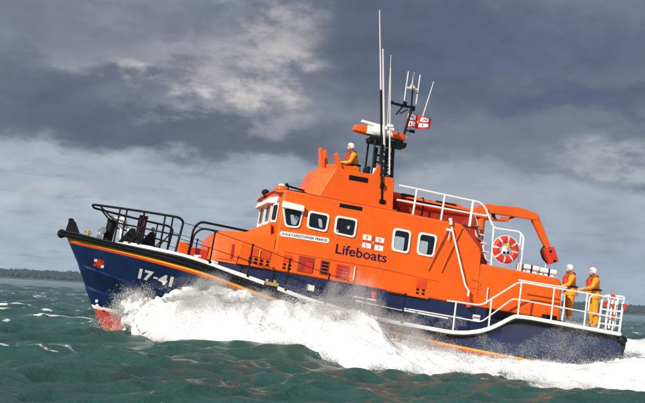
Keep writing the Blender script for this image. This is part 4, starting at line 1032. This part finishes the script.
quads = np.stack([idx[:-1, :-1], idx[:-1, 1:], idx[1:, 1:], idx[1:, :-1]], -1).reshape(-1, 4)
def np_mesh(name, verts, faces, nper):
    me = bpy.data.meshes.new(name); nv = len(verts); nf = len(faces)
    me.vertices.add(nv); me.vertices.foreach_set('co', np.ascontiguousarray(verts, dtype=np.float32).ravel())
    me.loops.add(nf*nper); me.loops.foreach_set('vertex_index', np.ascontiguousarray(faces, dtype=np.int32).ravel())
    me.polygons.add(nf); me.polygons.foreach_set('loop_start', np.arange(0, nf*nper, nper, dtype=np.int32))
    me.update(calc_edges=True); me.validate()
    return me
# inner disc so that the sheet is closed under the photographer
cen = len(vx); vx = np.append(vx, CAM[0]); vy = np.append(vy, CAM[1]); vz = np.append(vz, 0.)
verts = np.stack([vx, vy, vz], -1)
me = np_mesh('sea', verts, quads[:, ::-1], 4)
me.polygons.foreach_set('use_smooth', np.ones(len(me.polygons), bool))
at_ = me.attributes.new('foam', 'FLOAT', 'POINT'); at_.data.foreach_set('value', np.append(fo, 0.).astype(np.float32))
m, nt, bs = new_mat('sea_water')
geo = nt.node('ShaderNodeNewGeometry').outputs['Position']
att = nt.node('ShaderNodeAttribute', attribute_name='foam').outputs['Fac']
big = nt.noise(geo, .11, 3, .5)
wc = nt.ramp(big.outputs[0], [(.3, (.018, .062, .053)), (.7, (.032, .100, .086))])
fn = nt.noise(geo, 5., 9, .75)
fmask = nt.smooth(nt.math('ADD', att, nt.math('MULTIPLY', nt.math('SUBTRACT', fn.outputs[0], .5), 1.5)), .38, .72)
colr = nt.mix(fmask, wc, (.80, .80, .78))
nt.l.new(colr, bs.inputs['Base Color'])
nt.l.new(nt.math('MULTIPLY_ADD', fmask, .75, .10), bs.inputs['Roughness']); bs.inputs['IOR'].default_value = 1.33
b = nt.node('ShaderNodeBump'); b.inputs['Strength'].default_value = 1.0; b.inputs['Distance'].default_value = .105
mp = nt.node('ShaderNodeMapping'); nt.l.new(geo, mp.inputs[0]); mp.inputs['Scale'].default_value = (1, 1.7, 1); mp.inputs['Rotation'].default_value = (0, 0, R(14))
w1 = nt.noise(mp.outputs[0], 2.6, 8, .66)
w2 = nt.noise(mp.outputs[0], .55, 4, .6)
w3 = nt.noise(mp.outputs[0], 10., 5, .65)
def ridge_(o): return nt.math('SUBTRACT', 1.0, nt.math('ABSOLUTE', nt.math('MULTIPLY_ADD', o, 2.0, -1.0)))
hh = nt.math('ADD', nt.math('ADD', nt.math('MULTIPLY', ridge_(w1.outputs[0]), .8), nt.math('MULTIPLY', ridge_(w3.outputs[0]), .22)), nt.math('MULTIPLY', w2.outputs[0], 2.2))
nt.l.new(hh, b.inputs['Height']); nt.l.new(b.outputs[0], bs.inputs['Normal'])
me.materials.append(m)
sea = bpy.data.objects.new('sea', me); COL.objects.link(sea); sea['kind'] = 'structure'; sea['label'] = 'choppy green sea with small whitecaps'

# ------------------------------------------------------------------ white water and spray
m, nt, bs = new_mat('white_water')
geo = nt.node('ShaderNodeNewGeometry').outputs['Position']
n1 = nt.noise(geo, 3.5, 6, .65)
nt.l.new(nt.ramp(n1.outputs[0], [(.28, (.66, .69, .71)), (.62, (.86, .86, .85))]), bs.inputs['Base Color'])
bs.inputs['Roughness'].default_value = .9; bs.inputs['Specular IOR Level'].default_value = .2
bs.inputs['Subsurface Weight'].default_value = .0
b = nt.node('ShaderNodeBump'); b.inputs['Strength'].default_value = .5; b.inputs['Distance'].default_value = .05
n2 = nt.noise(geo, 14, 6, .7); nt.l.new(n2.outputs[0], b.inputs['Height']); nt.l.new(b.outputs[0], bs.inputs['Normal'])
M['foam'] = m
# ridge height of the spray sheet along the hull (world z), by xf
_top = pchip([6.45, 6.2, 5.9, 5.65, 5.4, 5.0, 4.6, 4.0, 3.4, 2.6, 1.8, .9, 0, -.9, -1.2, -1.45, -1.9, -2.7, -3.5, -4.9, -6.2, -7.5, -8.3, -9., -9.7, -11, -14, -18],
             [.15, .75, 1.20, 1.42, 1.22, 1.40, 1.58, 1.64, 1.66, 1.58, 1.46, 1.38, 1.24, 1.22, .84, .60, .53, .42, .27, .17, .11, .09, .14, .30, .40, .32, .18, .1])
def hullside(xf): return np.interp(xf, [-18, -9.2, -9, 0, 2, 3, 4, 5, 5.6, 6.2, 7], [0, .0, 2.6, 2.72, 2.8, 2.72, 2.50, 2.02, 1.60, 1.05, .3])
def foam_h(xf, ap, seed):
    hs = hullside(xf); ed = _edge(xf)-.15
    rd = hs+.10+.15*np.clip((6.4-xf)/2, 0, 1)
    t = np.clip((ap-rd)/np.maximum(ed-rd, .25), 0, 1.4)
    out = np.where(t < 1, 1-t**1.12, -(t-1)*1.2)
    inn = np.clip(1-(rd-ap)/.9, .0, 1)
    rmp = np.clip((5.98-xf+.5*(fbm(xf*2, ap*2, seed+50, 3)-.5)*2)/.85, 0, 1); top = _top(xf)*(rmp*rmp*(3-2*rmp))*1.0
    h = np.where(ap > rd, top*out, top*(.35+.65*inn))
    lump = (fbm(xf*1.3, ap*1.3, seed, 3)-.5)*.55 + (fbm(xf*3.7, ap*3.7, seed+3, 3)-.5)*.26+(fbm(xf*10, ap*10, seed+7, 3)-.5)*.12
    return h + lump*(.30+.55*np.clip(h, 0, 1.2))*np.clip((6.6-xf)/1.2, .15, 1)
def foam_sheet(side, seed):
    gx = np.arange(-17, 6.5, .05); gy = np.arange(0., 11.5, .05)
    A, B = np.meshgrid(gx, gy, indexing='ij'); a = A.ravel(); bq = B.ravel()
    ov = (fbm(a*2, bq*2, seed+20, 3)-.5)*.35
    ov = ov*np.clip((5.9-a)/1.5, 0, 1)
    h = foam_h(a, bq, seed)
    px = FH[0]*a+PH[0]*(bq+ov*.5)*side; py = FH[1]*a+PH[1]*(bq+ov*.5)*side
    s0 = sea_base(px, py, np.full_like(px, .08))
    ed = _edge(a)
    keep = (bq < ed+.25)
    z = s0[2]*np.clip(1-np.abs(h)*.6, .2, 1)+h-.04
    V = np.stack([px, py, z], -1)
    nx, ny = A.shape; id_ = np.arange(nx*ny).reshape(nx, ny)
    q = np.stack([id_[:-1, :-1], id_[1:, :-1], id_[1:, 1:], id_[:-1, 1:]], -1).reshape(-1, 4)
    k = keep.reshape(nx, ny); kk = (k[:-1, :-1] & k[1:, :-1] & k[1:, 1:] & k[:-1, 1:]).ravel()
    # the hull stands inside the sheet: leave the water out where the boat is
    cA = (A[:-1, :-1]+.025).ravel(); cB = (B[:-1, :-1]+.025).ravel()
    kk &= ~((cB < hullside(cA)-.75) & (cA > -9.0))
    q = q[kk]
    if side > 0: q = q[:, ::-1]
    used = np.unique(q); remap = -np.ones(len(V), np.int64); remap[used] = np.arange(len(used))
    return V[used], remap[q]
V1, Q1 = foam_sheet(1, 1.0); V2, Q2 = foam_sheet(-1, 31.0)
# ragged lumps of white water thrown up at the stem and along the crest (each a displaced ball, quads)
def lump(xf, yp, z, r_, seed, nu=40, nv=28):
    th = np.linspace(.02, math.pi-.02, nv)[:, None]; ph = np.linspace(0, 2*math.pi, nu, endpoint=False)[None, :]
    d = np.stack([np.sin(th)*np.cos(ph), np.sin(th)*np.sin(ph), np.cos(th)+0*ph], -1).reshape(-1, 3)
    k = .55+.75*fbm(d[:, 0]*1.6+seed, d[:, 1]*1.6, d[:, 2]*1.6+seed, 3)+.55*(fbm(d[:, 0]*5+seed, d[:, 1]*5, d[:, 2]*5, 4, .65)-.5)
    p = d*k[:, None]*np.array(r_)
    a = xf+p[:, 0]; bq = yp+p[:, 1]; zz_ = z+p[:, 2]
    V = np.stack([FH[0]*a+PH[0]*bq, FH[1]*a+PH[1]*bq, zz_], -1)
    i_ = np.arange(nv*nu).reshape(nv, nu); j_ = np.roll(i_, -1, axis=1)
    q = np.stack([i_[:-1], i_[1:], j_[1:], j_[:-1]], -1).reshape(-1, 4)
    return V, q
LV = [V1, V2]; LQ = [Q1, Q2+len(V1)]; nb = len(V1)+len(V2)
LUMPS = [(6.02, 1.14, 1.06, (.17, .13, .17)), (5.80, 1.25, 1.24, (.20, .15, .17)), (5.62, 1.38, 1.30, (.20, .16, .17)), (5.45, 1.52, 1.16, (.24, .18, .20)), (6.10, 1.02, .88, (.14, .11, .13)), (5.85, 1.25, .98, (.24, .17, .22)), (5.60, 1.45, .98, (.28, .20, .26)), (5.70, 1.40, .66, (.26, .20, .26)), (5.45, 1.58, .62, (.30, .24, .32)), (5.30, 1.75, .86, (.32, .24, .30)), (5.10, 1.95, 1.18, (.26, .2, .2)), (5.55, 1.62, .34, (.28, .24, .22)), (5.25, 1.95, .40, (.34, .28, .3)), (5.95, 1.2, .62, (.16, .12, .2))]
for k_ in range(46):
    xq = rng.uniform(-1.6, 4.9); r_ = rng.uniform(.10, .24)
    LUMPS.append((xq, float(hullside(xq))+.18+rng.uniform(0, .25), float(_top(xq))-.06+rng.uniform(-.12, .05), (r_*1.5, r_*.8, r_*.8)))
for k_, (xf_, yp_, z_, r_) in enumerate(LUMPS):
    v_, q_ = lump(xf_, yp_, z_, r_, 3.1*k_+.7); LV.append(v_); LQ.append(q_+nb); nb += len(v_)
me = np_mesh('white_water', np.concatenate(LV), np.concatenate(LQ), 4)
me.polygons.foreach_set('use_smooth', np.ones(len(me.polygons), bool)); me.materials.append(M['foam'])
ww = bpy.data.objects.new('white_water', me); COL.objects.link(ww); ww['kind'] = 'stuff'; ww['label'] = 'heaped white bow wave and wake along the hull'

# droplets
m, nt, bs = new_mat('spray_droplet')
bs.inputs['Base Color'].default_value = (.97, .96, .95, 1); bs.inputs['Roughness'].default_value = .8
bs.inputs['Specular IOR Level'].default_value = .2
tl_ = nt.node('ShaderNodeBsdfTranslucent'); tl_.inputs[0].default_value = (.97, .96, .95, 1); mxs = nt.node('ShaderNodeMixShader'); mxs.inputs[0].default_value = .45
nt.l.new(bs.outputs[0], mxs.inputs[1]); nt.l.new(tl_.outputs[0], mxs.inputs[2]); nt.l.new(mxs.outputs[0], m.node_tree.nodes['Material Output'].inputs['Surface'])
M['drop'] = m
def clump(a, bq, z, s, lo, hi, seed):
    n = fbm(a*s, bq*s, z*s+seed, 4, .55); return rng.random(len(a)) < np.clip((n-lo)/(hi-lo), 0, 1)
PTS = []; RAD = []
def emit(a, bq, z, r_, side=1):
    PTS.append(np.stack([FH[0]*a+PH[0]*bq*side, FH[1]*a+PH[1]*bq*side, z], -1)); RAD.append(r_)
def ridge(n, x0, x1, spread, zs, seed, rmin, rmax, side=1, lo=.42, hi=.62):
    a = rng.uniform(x0, x1, n); hs = hullside(a); bq = hs+.25+np.abs(rng.normal(0, spread, n))*np.clip((6.6-a)/2, .25, 1)
    bq = np.minimum(bq, _edge(a)-.1)
    h = foam_h(a, bq, 1.0 if side > 0 else 31.0)
    up = rng.exponential(zs, n)*(.35+.8*np.clip(h, 0, 1.3)); z = np.maximum(h, .02)+up-.03
    k = clump(a-.6*up, bq, z, 1.7, lo, hi, seed)
    emit(a[k], bq[k], z[k], rng.uniform(rmin, rmax, k.sum())*np.clip(1.25-up[k], .5, 1.2), side)
ridge(34000, -9.5, 6.2, 1.3, .09, 3., .004, .013)
ridge(70000, -3.0, 6.0, .5, .26, 9., .002, .0065)
ridge(40000, -16, 5.5, 1.6, .12, 15., .006, .013, side=-1)
# dense sheet torn off the bow
n = 24000
a = 5.9-3.0*rng.random(n)**1.1; hs = hullside(a); zt = _top(a)*np.interp(a, [1, 3], [.8, 1.0])
t = rng.random(n)**.5; z = zt*t*1.08; bq = hs+.05+rng.exponential(.25, n)*np.clip((6.7-a)/2.0, .2, 1)
n_ = fbm(a*1.5, bq*1.0+9, z*1.8, 5, .6)
k = rng.random(n) < np.clip((n_-.40-.12*t**3)/.14, 0, 1)
emit(a[k], bq[k], z[k], rng.uniform(.004, .010, k.sum()))
# puffs bursting off the stem
for (xc, zc, rx_, rz_, n) in ((6.05, 1.12, .26, .26, 2600), (5.72, 1.34, .30, .24, 3600), (6.22, .86, .18, .20, 1600), (5.45, 1.15, .30, .3, 3000), (5.85, .75, .3, .3, 2600), (5.2, 1.3, .36, .26, 2600)):
    a = rng.normal(xc, rx_*.8, n); z = rng.normal(zc, rz_*.8, n); bq = np.interp(a, [4.8, 6.3], [2.05, 1.0])+np.abs(rng.normal(0, .16, n))
    n_ = fbm(a*3.5, bq*2, z*3.5, 4, .6); k = rng.random(n) < np.clip((n_-.36)/.2, 0, 1)
    emit(a[k], bq[k], z[k], rng.uniform(.003, .010, k.sum()))
# fine mist blown up the topsides
_mist = pchip([5.2, 4.9, 4.5, 3.67, 2.94, 1.8, 1.2, .6, .36, -.23, -.84, -1.48, -2.4, -3.4], [1.2, 1.35, 1.75, 2.12, 1.95, 1.80, 1.90, 2.20, 2.40, 2.50, 2.35, 1.85, 1.45, .8])
n = 900000
a = rng.uniform(-3.6, 5.05, n); t = rng.random(n)**1.15
z0 = np.maximum(_top(a)-.30+.16*rng.normal(0, 1, n), .1); z1 = _mist(a)+.12*rng.normal(0, 1, n)
z = z0+(z1-z0)*t; bq = np.interp(a, [-4, 3, 5.2], [2.95, 2.95, 2.6])+.06+rng.exponential(.22, n)
n_ = fbm(a*1.1+z*.5, bq*.5, z*1.1, 5, .55)
k = rng.random(n) < np.clip((n_-.34-.22*t)/.24, 0, 1)*(1-t*.55)*np.clip((5.1-a)/.9, 0, 1)
emit(a[k], bq[k], z[k], rng.uniform(.0016, .0036, k.sum()))
# speckle thrown up on the after topsides and the quarter
n = 95000
a = rng.uniform(-9.3, -3.0, n); t = rng.random(n)**2.2
z = .05+t*1.45+(a+6)*0; bq = 2.86+rng.exponential(.25, n)
k = clump(a, bq, z, 1.5, .36, .66, 44.) & (z < .45+1.0*np.exp(-((a+7.6)/1.5)**2)+.9*np.exp(-((a+3.6)/1.0)**2))
emit(a[k], bq[k], z[k], rng.uniform(.0018, .0052, k.sum()))
# spatter at the forefoot
n = 5000
a = rng.triangular(5.2, 5.6, 7.1, n); bq = np.interp(a, [5.2, 6.9], [1.5, .15])+rng.exponential(.12, n); z = .15+rng.random(n)**1.6*(.55+.6*np.clip(6.3-a, 0, 1))
k = clump(a, bq, z, 2.4, .42, .60, 71.)
emit(a[k], bq[k], z[k], rng.uniform(.004, .011, k.sum()))
# loose drops along the outer edge of the white water
n = 40000
a = rng.uniform(-9, 5.6, n); bq = _edge(a)+rng.normal(-.15, .28, n); px = FH[0]*a+PH[0]*bq; py = FH[1]*a+PH[1]*bq
z = sea_base(px, py, np.full(n, .1))[2]+rng.exponential(.07, n)+.01
k = clump(a, bq, z, 1.4, .45, .62, 91.)
emit(a[k], bq[k], z[k], rng.uniform(.005, .012, k.sum()))
P = np.concatenate(PTS); RD = np.concatenate(RAD); N = len(P)
tet = np.array([(1, 1, 1), (-1, -1, 1), (-1, 1, -1), (1, -1, -1)])/math.sqrt(3)
q = rng.normal(size=(N, 4)); q /= np.linalg.norm(q, axis=1)[:, None]
w_, x_, y_, z_ = q.T
RM = np.stack([1-2*(y_*y_+z_*z_), 2*(x_*y_-z_*w_), 2*(x_*z_+y_*w_), 2*(x_*y_+z_*w_), 1-2*(x_*x_+z_*z_), 2*(y_*z_-x_*w_), 2*(x_*z_-y_*w_), 2*(y_*z_+x_*w_), 1-2*(x_*x_+y_*y_)], -1).reshape(N, 3, 3)
TV = np.einsum('nij,kj->nki', RM, tet)*(RD[:, None, None]*1.35)+P[:, None, :]
TF = (np.arange(N)[:, None, None]*4+np.array([(0, 1, 2), (0, 3, 1), (0, 2, 3), (1, 3, 2)])[None]).reshape(-1, 3)
me = np_mesh('spray', TV.reshape(-1, 3), TF, 3); me.materials.append(M['drop'])
sp_ = bpy.data.objects.new('spray', me); COL.objects.link(sp_); sp_['kind'] = 'stuff'; sp_['label'] = 'flying spray droplets'
print('droplets', N)

# ------------------------------------------------------------------ far shore
m, nt, bs = new_mat('far_shore_ground')
geo = nt.node('ShaderNodeNewGeometry').outputs['Position']
n1 = nt.noise(geo, .02, 4, .6); nt.l.new(nt.ramp(n1.outputs[0], [(.35, (.020, .030, .018)), (.65, (.05, .045, .028))]), bs.inputs['Base Color']); bs.inputs['Roughness'].default_value = .95
M['shore'] = m
m, nt, bs = new_mat('far_wood_foliage')
geo = nt.node('ShaderNodeNewGeometry').outputs['Position']
n1 = nt.noise(geo, .05, 5, .65); nt.l.new(nt.ramp(n1.outputs[0], [(.3, (.006, .012, .010)), (.55, (.012, .020, .014)), (.75, (.030, .028, .018))]), bs.inputs['Base Color']); bs.inputs['Roughness'].default_value = .95
M['wood'] = m
ang = np.radians(np.linspace(-75, 75, 900)); rad = np.array([1180, 1200, 1215, 1260, 1320, 1400, 1500])
hgt = np.array([-1, .6, 2.2, 5.0, 7.5, 8.5, 0])
AA, RD2 = np.meshgrid(ang, rad, indexing='ij'); AA = AA.ravel()
hz = np.tile(hgt, len(ang)).astype(float)
prof_ = 1.05+.7*(fbm(AA*9, AA*0, 3.3, 4)-.3)
RR2 = RD2.ravel()+40*(fbm(AA*14, AA*0, 9., 4)-.5)
V = np.stack([CAM[0]+RR2*np.sin(AA), CAM[1]+RR2*np.cos(AA), np.where(hz > 1, hz*prof_, hz)], -1)
id_ = np.arange(len(ang)*len(rad)).reshape(len(ang), len(rad))
Q = np.stack([id_[:-1, :-1], id_[1:, :-1], id_[1:, 1:], id_[:-1, 1:]], -1).reshape(-1, 4)
me = np_mesh('far_shore', V, Q[:, ::-1], 4); me.materials.append(M['shore'])
fs_ = bpy.data.objects.new('far_shore', me); COL.objects.link(fs_); fs_['kind'] = 'structure'; fs_['label'] = 'low far shore'
# woodland on it: many irregular crowns in one mass
ico = bmesh.new(); bmesh.ops.create_icosphere(ico, subdivisions=2, radius=1.0); iv = np.array([v.co[:] for v in ico.verts]); ifc = np.array([[v.index for v in f.verts] for f in ico.faces]); ico.free()
nT = 9000; VV = []; FF = []
aT = rng.uniform(-1.25, 1.25, nT); aT[:6500] = rng.uniform(-.40, .40, 6500); rT = rng.uniform(1210, 1400, nT)
for i in range(nT):
    gz = float(np.interp(rT[i], rad, hgt))*.95
    dens = float(fbm(np.array([aT[i]*30]), np.array([0.]), 21., 3)[0])
    if dens < .36: continue
    sz = rng.uniform(1.6, 2.9)*(.7+.7*dens); s3 = np.array([sz*rng.uniform(.8, 1.3), sz*rng.uniform(.8, 1.3), sz*rng.uniform(.75, 1.15)])
    jit = 1+.28*rng.normal(size=(len(iv), 1)); c_ = np.array([CAM[0]+rT[i]*math.sin(aT[i]), CAM[1]+rT[i]*math.cos(aT[i]), gz+s3[2]*.6])
    FF.append(ifc+len(VV)*len(iv)); VV.append(iv*jit*s3+c_)
me = np_mesh('woodland', np.concatenate(VV), np.concatenate(FF), 3); me.materials.append(M['wood'])
wd_ = bpy.data.objects.new('woodland', me); COL.objects.link(wd_); wd_['kind'] = 'stuff'; wd_['label'] = 'dark wood along the far shore'

# ------------------------------------------------------------------ haze
HAZE = True
if HAZE:
    hb_ = MB(); hb_.box((0, -30, 11.0), (5400, 5400, 32.0)); hz_ = hb_.build('haze', M['white'])
    m = bpy.data.materials.new('haze_air'); m.use_nodes = True; t = m.node_tree
    t.nodes.remove(t.nodes['Principled BSDF']); pv = t.nodes.new('ShaderNodeVolumePrincipled')
    pv.inputs['Color'].default_value = (.60, .80, 1, 1); pv.inputs['Density'].default_value = .00017; pv.inputs['Anisotropy'].default_value = .0
    t.links.new(pv.outputs[0], t.nodes['Material Output'].inputs['Volume'])
    hz_.data.materials.clear(); hz_.data.materials.append(m); hz_['kind'] = 'stuff'; hz_['label'] = 'thin sea haze'

# ------------------------------------------------------------------ sky
SUN_AZ, SUN_EL = R(-141), R(33)     # azimuth measured from +Y towards +X; sun stands behind and left of the photographer
sdir = Vector((math.sin(SUN_AZ)*math.cos(SUN_EL), math.cos(SUN_AZ)*math.cos(SUN_EL), math.sin(SUN_EL)))
wld = bpy.data.worlds.new('World'); scn.world = wld; wld.use_nodes = True
nt = NT(wld.node_tree); bg = wld.node_tree.nodes['Background']; bg.inputs['Strength'].default_value = .10
sky = nt.node('ShaderNodeTexSky'); sky.sky_type = 'NISHITA'; sky.sun_disc = False
sky.sun_elevation = SUN_EL; sky.sun_rotation = SUN_AZ
d = nt.node('ShaderNodeTexCoord').outputs['Generated']
sx = nt.node('ShaderNodeSeparateXYZ'); nt.l.new(d, sx.inputs[0])
# cloud deck: direction projected on a flat layer
den = nt.math('ADD', nt.math('MAXIMUM', sx.outputs[2], 0.0), .10)
cb = nt.node('ShaderNodeCombineXYZ'); nt.l.new(nt.math('DIVIDE', sx.outputs[0], den), cb.inputs[0]); nt.l.new(nt.math('DIVIDE', sx.outputs[1], den), cb.inputs[1])
deck = nt.noise(cb.outputs[0], 1.1, 9, .58); deck2 = nt.noise(cb.outputs[0], 3.3, 8, .6)
mp = nt.node('ShaderNodeMapping'); nt.l.new(d, mp.inputs[0]); mp.inputs['Scale'].default_value = (1, 1, 1.9)
puff = nt.noise(mp.outputs[0], 9.0, 9, .58); puff2 = nt.noise(mp.outputs[0], 24.0, 8, .6)
az = nt.math('ARCTAN2', sx.outputs[0], sx.outputs[1])
el = nt.math('ARCSINE', sx.outputs[2])
elw = nt.math('ADD', el, nt.math('MULTIPLY', nt.math('SUBTRACT', puff.outputs[0], .5), .10))
elw = nt.math('ADD', elw, nt.math('MULTIPLY', nt.math('SUBTRACT', puff2.outputs[0], .5), .022))
azw = nt.math('ADD', az, nt.math('MULTIPLY', nt.math('SUBTRACT', deck2.outputs[0], .5), .10))
K = 10.0
def lin(r_, g_, b_):
    f = lambda c: ((c/255+.055)/1.055)**2.4 if c/255 > .04045 else c/255/12.92
    return (f(r_)*K, f(g_)*K, f(b_)*K)
def blob(a0, e0, ra, re, soft=.6):
    u = nt.math('DIVIDE', nt.math('SUBTRACT', azw, R(a0)), R(ra)); v_ = nt.math('DIVIDE', nt.math('SUBTRACT', elw, R(e0)), R(re))
    rr_ = nt.math('SQRT', nt.math('ADD', nt.math('MULTIPLY', u, u), nt.math('MULTIPLY', v_, v_)))
    return nt.smooth(rr_, 1.0+soft, 1.0-soft)
# elevation profile (radians scaled to 0..1 over 40 degrees)
t = nt.math('DIVIDE', elw, R(40), clamp=True)
prof = nt.ramp(t, [(.0, lin(164, 180, 194)), (.10, lin(170, 181, 194)), (.165, lin(158, 168, 182)), (.20, lin(104, 113, 130)), (.30, lin(110, 116, 131)), (.45, lin(112, 119, 135)), (.70, lin(150, 160, 180)), (1.0, lin(190, 200, 215))], 'EASE')
c = prof
stre = nt.smooth(deck.outputs[0], .40, .64)
c = nt.mix(nt.math('MULTIPLY', stre, .38), c, lin(150, 156, 166))
c = nt.mix(nt.math('MULTIPLY', nt.smooth(deck2.outputs[0], .50, .70), .25), c, lin(84, 92, 110))
brk = nt.smooth(nt.math('ADD', nt.math('MULTIPLY', puff2.outputs[0], .40), nt.math('MULTIPLY', puff.outputs[0], .60)), .40, .58)
SKYB = [  # az, el, radius az, radius el, colour, weight
    (-12, 8.7, 10, 1.2, (88, 97, 115), .8), (-17, 10.2, 4.5, 1.6, (92, 101, 119), .75), (-4, 8.2, 5, .7, (96, 103, 119), .65),
    (-9, 13.2, 5.5, 1.5, (156, 156, 165), .65), (-5, 12.2, 3.2, 2.4, (170, 166, 170), .75), (-4.5, 10.4, 3.8, 1.1, (150, 151, 160), .65), (-2.8, 14.4, 2.2, 2.6, (182, 177, 178), .8), (-5.5, 16.6, 2.6, .8, (158, 168, 186), .7),
    (-11.3, 12.0, 1.4, .8, (212, 206, 204), .9), (-8.0, 11.1, 1.1, .6, (212, 206, 203), .85), (-4.7, 11.4, 1.2, .8, (214, 206, 201), .8), (-2.0, 12.8, 1.2, 1.7, (206, 199, 197), .75), (-3.4, 15.2, 1.5, .8, (190, 186, 188), .55), (-8.5, 9.7, 2.6, .5, (172, 171, 176), .6), (-13.5, 11.6, 2.4, .6, (150, 152, 162), .6),
    (-15, 14.5, 4.5, 1.4, (116, 121, 136), .7), (-14, 16.3, 5, 1.2, (140, 143, 154), .55),
    (5, 16, 7, 2.6, (80, 91, 112), .85), (13, 14.5, 8, 2.4, (88, 101, 124), .8), (4, 12.6, 4.5, 1.8, (82, 93, 114), .8), (14, 11.4, 6, .8, (78, 91, 116), .75), (9, 9.4, 7, 1.3, (116, 125, 141), .7),
    (16, 8.6, 2.8, .9, (176, 179, 185), .75), (9, 7.0, 5, 1.2, (158, 165, 175), .65), (14, 6.2, 5, 1.1, (158, 166, 178), .6), (16, 3.4, 7, 2.2, (138, 152, 170), .55), (-15, 4.4, 6, .5, (182, 188, 194), .6), (-16, 6.4, 5, .35, (176, 181, 188), .5), (-6, 5.6, 5, .4, (172, 178, 186), .5)]
for a0, e0, ra, re, cc, w in SKYB:
    bl = blob(a0, e0, ra, re)
    if cc[0] > 140 and e0 > 7.5: bl = nt.math('MULTIPLY', bl, brk)
    c = nt.mix(nt.math('MULTIPLY', bl, w), c, lin(*cc))
# fine texture on all of it
c = nt.mix(.42, c, nt.mix(1.0, c, nt.ramp(puff2.outputs[0], [(.3, (.72, .72, .74)), (.7, (1.28, 1.27, 1.25))]), 'MULTIPLY'))
# gaps: clear sky seen overhead and behind through breaks in the deck
gap = nt.math('MULTIPLY', nt.smooth(deck.outputs[0], .50, .40), nt.smooth(el, R(22), R(45)))
c = nt.mix(gap, c, sky.outputs[0])
c = nt.mix(1.0, c, (.99, 1.0, 1.0), 'MULTIPLY')
nt.l.new(c, bg.inputs['Color'])

# ------------------------------------------------------------------ sun and camera
sl = bpy.data.lights.new('sun', 'SUN'); sl.energy = 5.0; sl.angle = R(.6); sl.color = (1.0, .93, .82)
so = bpy.data.objects.new('sun', sl); COL.objects.link(so); so.rotation_euler = (-sdir).to_track_quat('-Z', 'Y').to_euler()
cam = bpy.data.cameras.new('camera'); co = bpy.data.objects.new('camera', cam); COL.objects.link(co); scn.camera = co
cam.sensor_width = 36; cam.lens = 1000/645*36; cam.clip_start = .1; cam.clip_end = 9000
roll = R(3.37); tl = math.atan((295.3-201.5)*math.cos(roll)/1000)
fw = Vector((0, math.cos(tl), math.sin(tl))); r0 = fw.cross(Vector((0, 0, 1))).normalized(); u0 = r0.cross(fw)
r1_ = r0*math.cos(roll)+u0*math.sin(roll); u1 = u0*math.cos(roll)-r0*math.sin(roll)
mw = Matrix.Identity(4)
for i in range(3): mw[i][0] = r1_[i]; mw[i][1] = u1[i]; mw[i][2] = -fw[i]; mw[i][3] = CAM[i]
co.matrix_world = mw
scn.view_settings.view_transform = 'Standard'; scn.view_settings.look = 'None'; scn.view_settings.gamma = 1; scn.view_settings.exposure = .10
scn.view_settings.use_curve_mapping = False
scn.render.engine = 'CYCLES'
cy = scn.cycles; cy.max_bounces = 7; cy.diffuse_bounces = 6; cy.glossy_bounces = 3; cy.transmission_bounces = 2; cy.volume_bounces = 0; cy.transparent_max_bounces = 8
cy.use_denoising = True; cy.denoiser = 'OPENIMAGEDENOISE'; cy.use_adaptive_sampling = True; cy.adaptive_threshold = .01
cy.caustics_reflective = False; cy.caustics_refractive = False
